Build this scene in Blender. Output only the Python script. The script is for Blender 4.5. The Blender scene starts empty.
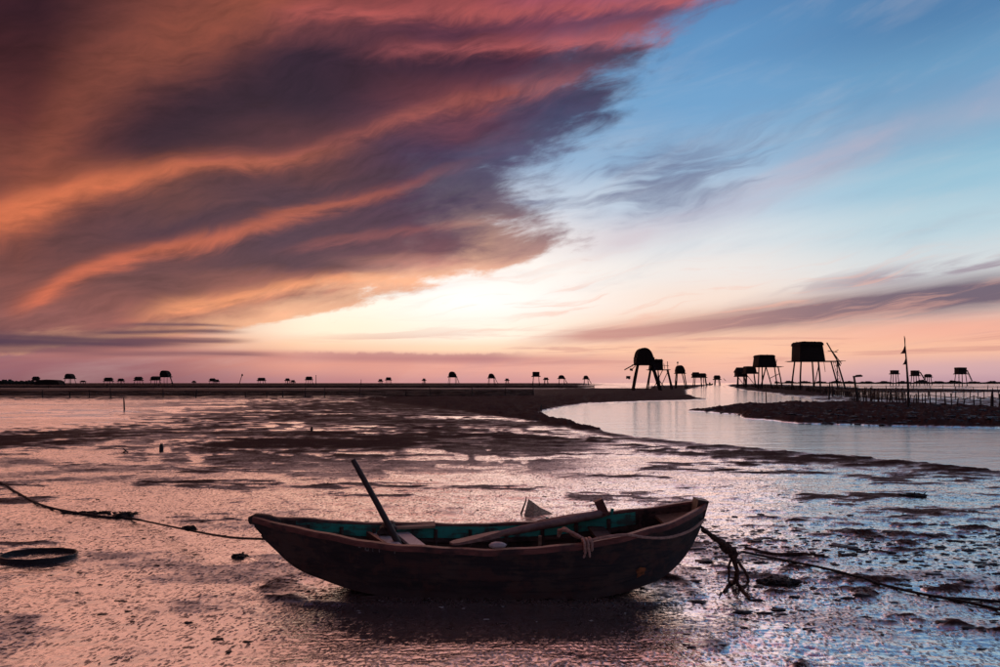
import bpy, math, random
import numpy as np
from mathutils import Vector, Matrix

random.seed(7)
rng = np.random.default_rng(7)
scene = bpy.context.scene
col = scene.collection
PI = math.pi

# ------------------------------------------------------------------ camera
CAM_H = 1.8
FPX = 667.0            # focal length in pixels of the 1000 px wide photograph (24 mm)
HOR = 383.0            # horizon row in the photograph
cam_d = bpy.data.cameras.new('camera')
cam = bpy.data.objects.new('camera', cam_d)
col.objects.link(cam)
cam_d.sensor_width = 36.0
cam_d.lens = 36.0 * FPX / 1000.0
cam_d.shift_y = (HOR - 333.5) / 1000.0
cam_d.clip_start = 0.1
cam_d.clip_end = 40000.0
cam.location = (0, 0, CAM_H)
cam.rotation_euler = (PI / 2, 0, 0)
scene.camera = cam

scene.view_settings.view_transform = 'Standard'
scene.view_settings.look = 'None'
scene.view_settings.gamma = 1.0
scene.view_settings.exposure = 0.13
scene.view_settings.use_curve_mapping = False

SUN_AZ, SUN_EL = math.radians(-17.0), math.radians(16.0)   # glow behind the thin cloud: a wide, soft disc


# ------------------------------------------------------------------ shader expression helper
def lin(c):
    out = []
    for v in c:
        v = v / 255.0
        out.append(v / 12.92 if v <= 0.04045 else ((v + 0.055) / 1.055) ** 2.4)
    return (out[0], out[1], out[2], 1.0)


class X:
    """a shader value socket with arithmetic"""
    def __init__(s, nt, sock):
        s.nt, s.s = nt, sock

    def _m(s, op, *args, clamp=False):
        n = s.nt.nodes.new('ShaderNodeMath')
        n.operation = op
        n.use_clamp = clamp
        for i, a in enumerate(args):
            if isinstance(a, X):
                s.nt.links.new(a.s, n.inputs[i])
            else:
                n.inputs[i].default_value = float(a)
        return X(s.nt, n.outputs[0])

    def __add__(s, o): return s._m('ADD', s, o)
    __radd__ = __add__
    def __sub__(s, o): return s._m('SUBTRACT', s, o)
    def __rsub__(s, o): return s._m('SUBTRACT', o, s)
    def __mul__(s, o): return s._m('MULTIPLY', s, o)
    __rmul__ = __mul__
    def __truediv__(s, o): return s._m('DIVIDE', s, o)
    def __neg__(s): return s._m('MULTIPLY', s, -1)
    def clamp(s): return s._m('ADD', s, 0, clamp=True)
    def gauss(s, w):
        q = s * (1.0 / w)
        return s._m('POWER', math.e, -(q * q))
    def smooth(s, a, b, lo=0.0, hi=1.0):
        n = s.nt.nodes.new('ShaderNodeMapRange')
        n.interpolation_type = 'SMOOTHSTEP'
        s.nt.links.new(s.s, n.inputs[0])
        for i, v in ((1, a), (2, b), (3, lo), (4, hi)):
            n.inputs[i].default_value = v
        return X(s.nt, n.outputs[0])
    def curve(s, pts, x0, x1, y0, y1):
        """smooth curve through pts; input range x0..x1, output range y0..y1"""
        n = s.nt.nodes.new('ShaderNodeFloatCurve')
        t = (s - x0) * (1.0 / (x1 - x0))
        s.nt.links.new(t.s, n.inputs['Value'])
        c = n.mapping.curves[0]
        pts = sorted(pts)
        q = [((a - x0) / (x1 - x0), (b - y0) / (y1 - y0)) for a, b in pts]
        c.points[0].location = q[0]
        c.points[1].location = q[-1]
        for p in q[1:-1]:
            c.points.new(*p)
        n.mapping.extend = 'HORIZONTAL'
        n.mapping.update()
        return X(s.nt, n.outputs[0]) * (y1 - y0) + y0
    def ramp(s, stops, interp='EASE'):
        n = s.nt.nodes.new('ShaderNodeValToRGB')
        s.nt.links.new(s.s, n.inputs[0])
        cr = n.color_ramp
        cr.interpolation = interp
        stops = sorted(stops, key=lambda q: q[0])
        while len(cr.elements) < len(stops):
            cr.elements.new(0.5)
        for e, (p, c) in zip(cr.elements, stops):
            e.position = min(1, max(0, p))
            e.color = c
        return n.outputs[0]


def mixc(nt, f, a, b, blend='MIX'):
    n = nt.nodes.new('ShaderNodeMix')
    n.data_type = 'RGBA'
    n.blend_type = blend
    for sock, v in ((n.inputs[0], f), (n.inputs[6], a), (n.inputs[7], b)):
        if isinstance(v, X):
            v = v.s
        if isinstance(v, (int, float)):
            sock.default_value = v
        elif isinstance(v, tuple):
            sock.default_value = v
        else:
            nt.links.new(v, sock)
    return n.outputs[2]


def noise(nt, vec, scale=1.0, detail=4.0, rough=0.55, dist=0.0):
    n = nt.nodes.new('ShaderNodeTexNoise')
    n.inputs['Scale'].default_value = scale
    n.inputs['Detail'].default_value = detail
    n.inputs['Roughness'].default_value = rough
    n.inputs['Distortion'].default_value = dist
    nt.links.new(vec, n.inputs['Vector'])
    return X(nt, n.outputs['Fac'])


def comb(nt, x, y, z=0.0):
    n = nt.nodes.new('ShaderNodeCombineXYZ')
    for i, v in enumerate((x, y, z)):
        if isinstance(v, X):
            nt.links.new(v.s, n.inputs[i])
        else:
            n.inputs[i].default_value = v
    return n.outputs[0]


# ------------------------------------------------------------------ sky (world)
def AE(px, py):
    """photo pixel -> (azimuth, elevation) in radians"""
    az = math.atan((px - 500) / FPX)
    return az, math.atan((HOR - py) / FPX * math.cos(az))


world = bpy.data.worlds.new('World')
scene.world = world
world.use_nodes = True
wt = world.node_tree
wt.nodes.clear()
tc = wt.nodes.new('ShaderNodeTexCoord')
sep = wt.nodes.new('ShaderNodeSeparateXYZ')
wt.links.new(tc.outputs['Generated'], sep.inputs[0])
dx, dy, dz = (X(wt, sep.outputs[i]) for i in range(3))
az = dx._m('ARCTAN2', dx, dy)
el = dx._m('ARCSINE', dz)

# flow noise: stretched along the streaks of the cloud, which climb to the right
warp_v = comb(wt, az * 3.0, el * 6.0, 0.0)
n_big = noise(wt, warp_v, 1.6, 3.0, 0.5) - 0.5
flow = el - az * 0.30 + n_big * 0.10
n_st = noise(wt, comb(wt, az * 4.5, flow * 17.0, 3.0), 1.0, 5.0, 0.58, 0.0) - 0.5
n_st2 = noise(wt, comb(wt, az * 13.0, flow * 50.0, 9.0), 1.0, 5.0, 0.64, 0.0) - 0.5
n_st3 = noise(wt, comb(wt, az * 26.0, flow * 95.0, 5.0), 1.0, 4.0, 0.65, 0.0) - 0.5
el_w = el + n_big * 0.024 + n_st * 0.042 + n_st2 * 0.016 + n_st3 * 0.0035


def ramp_cols(var, columns, fn):
    """blend elevation ramps sampled at several azimuths; columns: (azimuth px, [(py, rgb)...])"""
    out, prev = None, None
    for px, samples in columns:
        r = var.ramp([(fn(px, py), lin(c)) for py, c in samples])
        if out is None:
            out = r
        else:
            a0, a1 = AE(prev, 300)[0], AE(px, 300)[0]
            out = mixc(wt, az.smooth(a0, a1), out, r)
        prev = px
    return out


def stroke(base, pts, w, rgb, k, fade=(None, None), var=None, tex=None):
    """a soft band of cloud following a curve; w = half width in px at the left and right end; k = opacity left, right"""
    q = [AE(*p) for p in pts]
    a0, a1 = q[0][0], q[-1][0]
    e0, e1 = min(e for _, e in q), max(e for _, e in q) + 0.001
    c_ = az.curve(q, a0, a1, e0, e1)
    ww = az.smooth(a0, a1, w[0] / FPX * 0.9, w[1] / FPX * 0.9)
    g = (((el_w if var is None else var) - c_) / ww).gauss(1.0)
    g = g * az.smooth(a0, a1, k[0], k[1])
    if fade[0]:
        g = g * az.smooth(AE(fade[0][0], 300)[0], AE(fade[0][1], 300)[0])
    if fade[1]:
        g = g * az.smooth(AE(fade[1][1], 300)[0], AE(fade[1][0], 300)[0])
    if tex is not None:
        g = g * tex
    return mixc(wt, g.clamp(), base, lin(rgb))


fe = lambda px, py: AE(px, py)[1] / (PI / 2)
cloud = ramp_cols((el_w) * (1 / (PI / 2)), [
    (30, [(-300, (40, 24, 36)), (0, (50, 25, 35)), (60, (62, 30, 36)), (110, (84, 42, 44)), (160, (110, 60, 54)), (240, (98, 62, 64)), (290, (122, 76, 74)), (320, (138, 88, 86))]),
    (150, [(-300, (48, 32, 46)), (0, (92, 50, 50)), (60, (86, 48, 52)), (100, (50, 33, 48)), (150, (54, 36, 50)), (190, (95, 60, 62)), (230, (88, 59, 68)), (290, (110, 72, 74)), (315, (140, 88, 84)), (330, (150, 95, 90))]),
    (300, [(-300, (60, 40, 58)), (0, (120, 62, 62)), (28, (98, 54, 62)), (60, (50, 33, 52)), (92, (48, 33, 53)), (130, (78, 47, 58)), (170, (88, 54, 62)), (200, (78, 54, 70)), (240, (78, 57, 74)), (265, (86, 61, 74)), (285, (150, 95, 88)), (300, (175, 112, 98)), (315, (228, 162, 130))]),
    (450, [(-300, (72, 50, 72)), (0, (135, 68, 72)), (30, (85, 48, 66)), (60, (70, 43, 63)), (90, (100, 55, 66)), (130, (92, 56, 74)), (160, (68, 54, 83)), (190, (66, 52, 79)), (220, (80, 59, 80)), (250, (112, 76, 86)), (265, (192, 132, 120))]),
    (570, [(-300, (84, 66, 96)), (0, (150, 78, 98)), (20, (104, 60, 82)), (40, (152, 77, 85)), (60, (90, 52, 74)), (90, (66, 48, 75)), (120, (62, 56, 87)), (160, (78, 73, 108)), (200, (82, 70, 98)), (235, (110, 80, 98)), (255, (150, 108, 112)), (270, (226, 172, 152))]),
], fe)
mot = (n_st2 * 1.6 + 0.85).clamp()
# dark heart of the cloud
cloud = stroke(cloud, [(60, 140), (130, 122), (220, 100), (320, 82), (450, 62), (580, 60)], (26, 16), (44, 29, 47), (0.85, 0.45), ((40, 120), None))
# broad arc of lit cloud, upper left
cloud = stroke(cloud, [(20, 205), (38, 170), (55, 135), (76, 106), (110, 78), (153, 46), (204, 20), (265, -2), (340, -30)], (52, 26), (142, 76, 60), (0.55, 0.85), ((-60, 40), (250, 360)))
# bright stroke below it
cloud = stroke(cloud, [(-60, 246), (0, 218), (50, 200), (92, 184), (153, 174), (204, 164), (280, 160), (350, 152)], (16, 8), (212, 114, 78), (0.95, 0.35), (None, (240, 400)))
cloud = stroke(cloud, [(150, 172), (204, 160), (280, 155), (350, 138), (420, 112), (500, 94), (590, 74)], (11, 10), (176, 94, 82), (0.4, 0.6), ((130, 240), (520, 640)), None, mot)
# lit ridge through the middle
cloud = stroke(cloud, [(10, 310), (40, 297), (66, 280), (105, 263), (150, 250), (200, 240), (250, 227), (300, 212), (350, 197), (430, 178), (520, 150)], (10, 5), (206, 108, 80), (0.8, 0.3), ((-10, 50), (330, 520)))
cloud = stroke(cloud, [(120, 240), (200, 222), (280, 203), (360, 182), (440, 160)], (7, 7), (70, 50, 66), (0.7, 0.6), ((100, 180), (380, 470)))
cloud = stroke(cloud, [(280, 252), (360, 238), (440, 226), (530, 214)], (5, 5), (140, 82, 84), (0.6, 0.5), ((260, 330), (460, 540)))
# red stripes at the top right of the cloud
cloud = stroke(cloud, [(280, 12), (400, 10), (520, 9), (640, 2)], (9, 7), (172, 86, 84), (0.7, 0.7), ((240, 320), None), None, mot)
cloud = stroke(cloud, [(360, 58), (450, 50), (540, 46), (620, 42)], (8, 7), (176, 90, 90), (0.5, 0.75), ((330, 430), None), None, mot)
# glowing underside
cloud = stroke(cloud, [(130, 318), (200, 304), (250, 296), (300, 289), (350, 283), (420, 278)], (8, 6), (240, 156, 112), (0.75, 0.9), ((110, 190), None))
cloud = stroke(cloud, [(280, 306), (330, 301), (370, 297), (410, 291)], (4, 4), (140, 92, 90), (0.85, 0.8), ((255, 310), (375, 410)))
# fine light and dark filaments along the streaks
fil = (n_st2 * 0.9 + n_st * 0.4 + n_st3 * 0.42 + 0.5).clamp()
cloud = mixc(wt, 0.75, cloud, fil.ramp([(0.2, (0.55, 0.57, 0.62, 1)), (0.5, (0.97, 0.97, 0.98, 1)), (0.8, (1.40, 1.26, 1.18, 1))], 'LINEAR'), 'MULTIPLY')

evar = el * (1 / (PI / 2))
clear = ramp_cols(evar, [
    (120, [(383, (138, 92, 100)), (365, (150, 98, 105)), (350, (186, 120, 112)), (335, (206, 130, 112)), (300, (190, 120, 110)), (200, (140, 110, 120)), (0, (80, 105, 145)), (-900, (46, 62, 96)), (-9000, (36, 50, 84))]),
    (330, [(383, (186, 128, 130)), (366, (222, 154, 138)), (356, (206, 142, 132)), (347, (250, 204, 170)), (330, (255, 236, 210)), (305, (255, 242, 224)), (270, (250, 224, 210)), (200, (190, 180, 196)), (100, (112, 144, 184)), (0, (84, 126, 172)), (-900, (44, 76, 120)), (-9000, (36, 52, 90))]),
    (470, [(383, (204, 146, 146)), (368, (232, 166, 150)), (359, (206, 145, 138)), (350, (253, 212, 180)), (334, (255, 240, 222)), (300, (255, 251, 246)), (272, (255, 246, 238)), (240, (242, 228, 224)), (200, (198, 206, 220)), (150, (136, 170, 204)), (100, (98, 152, 196)), (0, (76, 136, 186)), (-900, (40, 84, 132)), (-9000, (34, 54, 94))]),
    (700, [(383, (212, 164, 158)), (366, (238, 180, 158)), (348, (247, 192, 160)), (325, (246, 206, 180)), (300, (242, 220, 206)), (270, (233, 226, 222)), (240, (216, 220, 224)), (200, (180, 201, 220)), (150, (130, 170, 205)), (100, (100, 155, 200)), (50, (80, 140, 190)), (0, (65, 126, 180)), (-900, (36, 84, 134)), (-9000, (32, 54, 96))]),
    (950, [(383, (184, 146, 158)), (370, (206, 164, 166)), (348, (240, 184, 156)), (328, (238, 174, 152)), (306, (226, 200, 188)), (270, (210, 214, 216)), (220, (180, 205, 216)), (180, (150, 190, 210)), (130, (120, 170, 200)), (80, (95, 150, 190)), (0, (56, 116, 166)), (-900, (34, 76, 124)), (-9000, (30, 52, 92))]),
], fe)
# faint high veils in the clear part
veil_v = comb(wt, az * 4.0 - el * 3.0, el * 17.0 - az * 2.6, 5.0)
n_veil = noise(wt, veil_v, 1.0, 6.0, 0.6, 0.5)
clear = mixc(wt, n_veil.smooth(0.45, 0.8) * 0.18, clear, lin((236, 214, 206)))
clear = mixc(wt, n_veil.smooth(0.5, 0.25) * 0.14, clear, lin((120, 135, 165)))

clear = mixc(wt, el.smooth(0.12, 0.4) * 0.10, clear, lin((176, 180, 188)))
# the wisps torn off the cloud to the right
lx0, lx1 = AE(520, 0)[0], AE(1000, 0)[0]
wis_c = az.curve([AE(p, q) for p, q in ((520, 262), (600, 240), (680, 218), (760, 190), (860, 146), (1000, 104), (1120, 70))], -0.2, 1.0, 0.0, 0.8)
wis = (el - wis_c + n_st * 0.05 + n_big * 0.03).gauss(0.028) * az.smooth(0.06, 0.2) * az.smooth(1.0, 0.6)
clear = mixc(wt, (wis * (n_veil * 1.5)).clamp() * 0.42, clear, lin((186, 160, 178)))
gr = (el - az.curve([AE(p, q) for p, q in ((480, 190), (560, 182), (640, 180), (720, 168), (860, 130))], -0.2, 1.0, 0.0, 0.8) + n_st2 * 0.08 + n_big * 0.05).gauss(0.042) * az.smooth(-0.08, 0.05) * az.smooth(0.6, 0.2)
n_wisp = noise(wt, comb(wt, az * 5.5, el * 36.0 - az * 6.0 + n_big * 3.0, 1.0), 1.0, 5.0, 0.55, 0.3)
clear = mixc(wt, (gr * n_wisp.smooth(0.40, 0.62)).clamp() * 0.75, clear, lin((96, 100, 134)))

# main cloud mask: right hand border as a function of elevation
bpts = [AE(p, q) for p, q in ((715, 0), (645, 38), (630, 84), (590, 134), (522, 176), (532, 206), (556, 236), (548, 258), (478, 272), (415, 285), (375, 300), (312, 318), (262, 325), (210, 332), (120, 340))]
bpts = [(e, a) for a, e in bpts] + [(0.62, 0.46), (0.85, 0.9), (1.2, 2.0), (1.57, 3.1), (0.0, -0.75)]
bord = el.curve(bpts, 0.0, 1.5708, -1.0, 3.3)
edge_n = noise(wt, comb(wt, az * 10.0 + el * 3.0, el * 34.0 - az * 6.0, 2.0), 1.0, 6.0, 0.58, 0.3) - 0.5
dist = bord - az + edge_n * 0.30 + n_big * 0.10 + n_st3 * 0.06
soft = el.smooth(0.1, 0.3, 0.03, 0.065)
cmask = (dist / soft * 0.5 + 0.5).clamp()
cmask = cmask * cmask * (3.0 - 2.0 * cmask)
# the cloud thins towards its border, where the glow behind it shines through
thin = (dist * 5.0).clamp()
# thin bright rim on the lower side
rim = (dist.smooth(-0.05, 0.02) - dist.smooth(0.02, 0.16)) * el.smooth(0.30, 0.14) * az.smooth(0.15, -0.05)
cloud = mixc(wt, rim * 0.55, cloud, lin((250, 186, 142)))
sky = mixc(wt, cmask * (thin * 0.12 + 0.88), clear, cloud)

# low slate bars on the left
n_bar = noise(wt, comb(wt, az * 3.2, el * 62.0, 4.0), 1.0, 5.0, 0.6, 0.5)
el_b = el + (n_bar - 0.5) * 0.012
for pts_, w_, rgb_, k_, f_ in (
        ([(-200, 341), (0, 341), (100, 342), (200, 343), (260, 344)], (10, 5), (80, 58, 77), (1.0, 0.9), (None, (120, 235))),
        ([(120, 327), (170, 325), (215, 325), (260, 330)], (2.6, 2.2), (92, 66, 82), (0.8, 0.8), ((90, 150), (200, 255))),
        ([(90, 333), (150, 332), (200, 331), (255, 332)], (3.0, 2.0), (88, 62, 79), (0.9, 0.8), ((60, 120), (210, 258))),
        ([(120, 341), (200, 341), (270, 341)], (3.2, 2.4), (100, 70, 84), (0.9, 0.8), ((90, 160), (215, 268))),
        ([(60, 355), (150, 354), (230, 354), (300, 356)], (3.4, 2.6), (126, 86, 95), (0.7, 0.8), ((20, 120), (235, 300))),
        ([(-200, 352), (0, 351), (120, 350)], (4, 3), (112, 76, 88), (0.7, 0.6), (None, (60, 140)))):
    sky = stroke(sky, pts_, w_, rgb_, k_, f_, el_b)
# little cumulus line under the glow
n_cu = noise(wt, comb(wt, az * 46.0, el * 30.0, 7.0), 1.0, 4.0, 0.6)
cu_top = AE(380, 353)[1] + (n_cu - 0.5) * 0.014
cu = (cu_top - el).smooth(-0.0025, 0.0025) * el.smooth(AE(380, 366)[1], AE(380, 358)[1]) * az.smooth(-0.36, -0.2) * az.smooth(0.06, -0.03)
sky = mixc(wt, cu * 0.62, sky, lin((176, 118, 122)))
# long mauve bank rising to the right
n_bk = noise(wt, comb(wt, az * 5.0, el * 46.0 - az * 7.0, 6.0), 1.0, 6.0, 0.6, 0.6)
bk_c = az.curve([AE(p, q) for p, q in ((480, 347), (560, 338), (640, 331), (720, 322), (800, 313), (880, 303), (950, 296), (1000, 291), (1150, 275))], -0.2, 1.0, 0.0, 0.4)
bk_w = az.smooth(0.0, 0.6, 0.010, 0.021)
bk_q = (el - bk_c + (n_bk - 0.5) * 0.02) / bk_w
bk = bk_q.gauss(1.0) * az.smooth(0.0, 0.18) * n_bk.smooth(0.15, 0.42) * 1.25
bkc = mixc(wt, az.smooth(0.1, 0.6), lin((200, 146, 136)), lin((98, 84, 104)))
sky = mixc(wt, bk.clamp() * 0.92, sky, bkc)
bk2 = ((el - bk_c - AE(900, 275)[1] + AE(900, 303)[1] + (n_bk - 0.5) * 0.03) * 90.0).gauss(1.0) * az.smooth(0.3, 0.55) * n_bk.smooth(0.4, 0.6)
sky = mixc(wt, bk2.clamp() * 0.7, sky, lin((140, 118, 136)))
# thin bars just above the horizon
lowb = n_bar.smooth(0.50, 0.62) * (el - 0.050).gauss(0.028) * az.smooth(-0.35, -0.15)
sky = mixc(wt, lowb * 0.5, sky, lin((190, 128, 126)))
# pale pink streaks across the glow
n_gl = noise(wt, comb(wt, az * 5.0, el * 60.0 - az * 9.0 + n_big * 4.0, 8.0), 1.0, 5.0, 0.62, 0.5)
glw = n_gl.smooth(0.50, 0.66) * (el - 0.11).gauss(0.055) * az.smooth(-0.2, 0.0) * az.smooth(0.9, 0.5)
sky = mixc(wt, glw * 0.42, sky, lin((238, 176, 156)))
# behind the viewer the dusk sky is dim
back = (dy + dz * 0.35).smooth(0.45, -0.55)
sky = mixc(wt, back * 0.85, sky, lin((84, 76, 94)))
# below the horizon
sky = mixc(wt, dz.smooth(-0.002, -0.02), sky, lin((70, 50, 52)))

nish = wt.nodes.new('ShaderNodeTexSky')
nish.sky_type = 'NISHITA'
nish.sun_disc = False
nish.sun_elevation = SUN_EL
nish.sun_rotation = SUN_AZ
nish.air_density = 1.5
nish.dust_density = 2.0
bg1 = wt.nodes.new('ShaderNodeBackground')
bg1.inputs['Strength'].default_value = 0.05
wt.links.new(nish.outputs[0], bg1.inputs['Color'])
bg2 = wt.nodes.new('ShaderNodeBackground')
bg2.inputs['Strength'].default_value = 1.0
wt.links.new(sky, bg2.inputs['Color'])
mx = wt.nodes.new('ShaderNodeMixShader')
mx.inputs[0].default_value = 0.992
wt.links.new(bg1.outputs[0], mx.inputs[1])
wt.links.new(bg2.outputs[0], mx.inputs[2])
wo = wt.nodes.new('ShaderNodeOutputWorld')
wt.links.new(mx.outputs[0], wo.inputs['Surface'])
world.cycles.sampling_method = 'NONE'
scene.cycles.max_bounces = 4
scene.cycles.diffuse_bounces = 2
scene.cycles.glossy_bounces = 3
scene.cycles.transparent_max_bounces = 6
scene.cycles.use_adaptive_sampling = True
scene.cycles.adaptive_threshold = 0.02
scene.cycles.adaptive_min_samples = 12

# ------------------------------------------------------------------ sun behind the thin cloud
sun_d = bpy.data.lights.new('sun', 'SUN')
sun_d.energy = 0.72
sun_d.angle = math.radians(78)
sun_d.color = (1.0, 0.50, 0.37)
sun = bpy.data.objects.new('sun', sun_d)
col.objects.link(sun)
sdir = Vector((math.sin(SUN_AZ) * math.cos(SUN_EL), math.cos(SUN_AZ) * math.cos(SUN_EL), math.sin(SUN_EL)))
sun.rotation_euler = sdir.to_track_quat('Z', 'Y').to_euler()


# ------------------------------------------------------------------ materials
def new_mat(name):
    m = bpy.data.materials.new(name)
    m.use_nodes = True
    nt = m.node_tree
    return m, nt, nt.nodes['Principled BSDF']


def bump(nt, h, strength, dist, bs, prev=None):
    b = nt.nodes.new('ShaderNodeBump')
    b.inputs['Strength'].default_value = strength
    b.inputs['Distance'].default_value = dist
    nt.links.new(h.s, b.inputs['Height'])
    if prev is not None:
        nt.links.new(prev, b.inputs['Normal'])
    nt.links.new(b.outputs[0], bs.inputs['Normal'])
    return b.outputs[0]


def obj_vec(nt, sx=1, sy=1, sz=1):
    t = nt.nodes.new('ShaderNodeTexCoord')
    mp = nt.nodes.new('ShaderNodeMapping')
    mp.inputs['Scale'].default_value = (sx, sy, sz)
    nt.links.new(t.outputs['Object'], mp.inputs[0])
    return mp.outputs[0]


def wood(name, c1, c2, rough=0.7, stretch=(2, 22, 22), bstr=0.5, spec=0.4, wear=None):
    m, nt, bs = new_mat(name)
    v = obj_vec(nt, *stretch)
    g = noise(nt, v, 1.0, 7.0, 0.65, 1.2)
    p = noise(nt, obj_vec(nt), 3.2, 5.0, 0.6)
    c = mixc(nt, g.smooth(0.3, 0.7), c1 + (1,), c2 + (1,))
    if wear:
        c = mixc(nt, (p + (g - 0.5) * 0.5).smooth(0.52, 0.66), c, wear + (1,))
    nt.links.new(c, bs.inputs['Base Color'])
    rr = g * 0.25 + (rough - 0.12)
    nt.links.new(rr.s, bs.inputs['Roughness'])
    bs.inputs['Specular IOR Level'].default_value = spec
    bump(nt, g + p * 0.6, bstr, 0.006, bs)
    return m


M = {}
M['hull'] = wood('tarred_hull_wood', (0.009, 0.006, 0.006), (0.042, 0.023, 0.019), 0.55, (1.6, 16, 16), 0.9, 0.5, (0.075, 0.040, 0.028))
def weather(mat, rust, mudc):
    nt = mat.node_tree
    bs = nt.nodes['Principled BSDF']
    src = bs.inputs['Base Color'].links[0].from_socket
    a_ = noise(nt, obj_vec(nt, 1.0, 1.0, 3.0), 2.6, 6.0, 0.68, 0.8)
    d_ = noise(nt, obj_vec(nt, 14, 14, 3), 1.0, 5.0, 0.7)
    c_ = mixc(nt, (a_ + (d_ - 0.5) * 0.5).smooth(0.50, 0.64) * 0.8, src, rust + (1,))
    t_ = nt.nodes.new('ShaderNodeTexCoord')
    p_ = nt.nodes.new('ShaderNodeSeparateXYZ')
    nt.links.new(t_.outputs['Object'], p_.inputs[0])
    z_ = X(nt, p_.outputs[2])
    c_ = mixc(nt, (z_ + (a_ - 0.5) * 0.25 + (d_ - 0.5) * 0.12).smooth(0.13, 0.05) * 0.75, c_, mudc + (1,))
    c_ = mixc(nt, d_.smooth(0.66, 0.78) * 0.7, c_, (0.12, 0.085, 0.07, 1))
    nt.links.new(c_, bs.inputs['Base Color'])


weather(M['hull'], (0.085, 0.032, 0.022), (0.085, 0.052, 0.044))
M['inner'] = wood('weathered_inner_wood', (0.045, 0.024, 0.020), (0.15, 0.080, 0.062), 0.75, (1.6, 14, 14), 0.7, 0.3, (0.03, 0.018, 0.016))
M['rail'] = wood('worn_red_brown_rail', (0.120, 0.034, 0.025), (0.30, 0.100, 0.072), 0.5, (1.2, 20, 20), 0.6, 0.5, (0.045, 0.020, 0.018))
M['teal'] = wood('peeling_teal_paint', (0.012, 0.25, 0.19), (0.03, 0.40, 0.30), 0.55, (1.5, 14, 20), 0.5, 0.5, (0.045, 0.040, 0.036))
weather(M['teal'], (0.055, 0.034, 0.028), (0.05, 0.03, 0.025))
M['pale'] = wood('pale_bleached_plank', (0.52, 0.39, 0.37), (0.72, 0.58, 0.55), 0.5, (16, 1.4, 16), 0.4, 0.4)
M['tan'] = wood('tan_board', (0.30, 0.17, 0.11), (0.46, 0.29, 0.20), 0.6, (2, 20, 20), 0.4, 0.4)
M['pole'] = wood('dark_pole_wood', (0.030, 0.016, 0.014), (0.075, 0.040, 0.034), 0.6, (14, 14, 1.5), 0.5, 0.4)
M['oar'] = wood('reddish_oar_wood', (0.20, 0.085, 0.070), (0.36, 0.18, 0.15), 0.55, (2, 24, 24), 0.5, 0.4)
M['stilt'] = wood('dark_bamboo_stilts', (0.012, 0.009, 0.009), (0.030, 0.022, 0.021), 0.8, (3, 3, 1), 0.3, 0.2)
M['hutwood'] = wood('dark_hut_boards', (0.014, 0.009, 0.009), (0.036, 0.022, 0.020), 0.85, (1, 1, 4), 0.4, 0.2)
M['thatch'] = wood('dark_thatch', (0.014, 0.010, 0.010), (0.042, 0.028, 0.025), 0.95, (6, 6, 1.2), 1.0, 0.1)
M['stake'] = wood('wet_dark_stakes', (0.015, 0.011, 0.011), (0.045, 0.030, 0.030), 0.65, (6, 6, 1), 0.4, 0.4)


def plain(name, c, rough=0.8, n=0.35, scale=12, spec=0.3):
    m, nt, bs = new_mat(name)
    k = noise(nt, obj_vec(nt), scale, 5.0, 0.6)
    cc = mixc(nt, k.smooth(0.3, 0.7), tuple(v * (1 - n) for v in c) + (1,), tuple(v * (1 + n) for v in c) + (1,))
    nt.links.new(cc, bs.inputs['Base Color'])
    bs.inputs['Roughness'].default_value = rough
    bs.inputs['Specular IOR Level'].default_value = spec
    bump(nt, k, 0.5, 0.01, bs)
    return m


M['rope_dark'] = plain('wet_dark_rope', (0.030, 0.020, 0.020), 0.7, 0.5, 40)
M['rope_brown'] = plain('frayed_brown_rope', (0.075, 0.036, 0.026), 0.8, 0.6, 40)
M['rope_pale'] = plain('pale_pink_rope', (0.50, 0.29, 0.22), 0.8, 0.25, 40)
M['weed'] = plain('black_seaweed', (0.016, 0.011, 0.011), 0.7, 0.5, 20)
M['rubber'] = plain('black_wet_rim', (0.014, 0.011, 0.012), 0.45, 0.4, 30, 0.5)
M['netting'] = plain('brown_netting', (0.52, 0.34, 0.22), 0.85, 0.5, 60)
M['cloth_red'] = plain('faded_red_flag', (0.16, 0.035, 0.030), 0.9, 0.3)
M['cloth_dark'] = plain('dark_flag_cloth', (0.035, 0.028, 0.030), 0.9, 0.3)
M['clod'] = plain('dark_wet_clod', (0.030, 0.020, 0.019), 0.5, 0.5, 16, 0.5)
M['shell'] = plain('white_shell', (0.55, 0.50, 0.46), 0.45, 0.2, 30, 0.5)
M['leaf'] = plain('dark_coastal_foliage', (0.030, 0.032, 0.026), 0.9, 0.5, 0.5, 0.1)
M['paint'] = plain('faded_white_lettering', (0.20, 0.18, 0.17), 0.8, 0.5, 60)
M['rust'] = plain('orange_rust_patch', (0.26, 0.085, 0.03), 0.8, 0.5, 30)

# mud: wet film where low, matt and dark where it stands proud
MUD_IOR, WAT_IOR = 4.6, 4.4
m, nt, bs = new_mat('tidal_mud')
gv = nt.nodes.new('ShaderNodeNewGeometry')
pos = gv.outputs['Position']
sp = nt.nodes.new('ShaderNodeSeparateXYZ')
nt.links.new(pos, sp.inputs[0])
px_, py_, pz_ = (X(nt, sp.outputs[i]) for i in range(3))
at = nt.nodes.new('ShaderNodeAttribute')
at.attribute_name = 'wet'
wet = X(nt, at.outputs['Fac'])
nA = noise(nt, pos, 1.3, 6.0, 0.62)
nB = noise(nt, pos, 17.0, 5.0, 0.6)
nE = noise(nt, pos, 5.0, 4.0, 0.62)
vor = nt.nodes.new('ShaderNodeTexVoronoi')
vor.inputs['Scale'].default_value = 1.0
nt.links.new(comb(nt, px_ * 36.0 + (nB - 0.5) * 2.6, py_ * 23.0 + (nB - 0.5) * 2.2), vor.inputs['Vector'])
wetn = (wet + (nA - 0.5) * 0.35 + (nB - 0.5) * 0.25).clamp()
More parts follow.
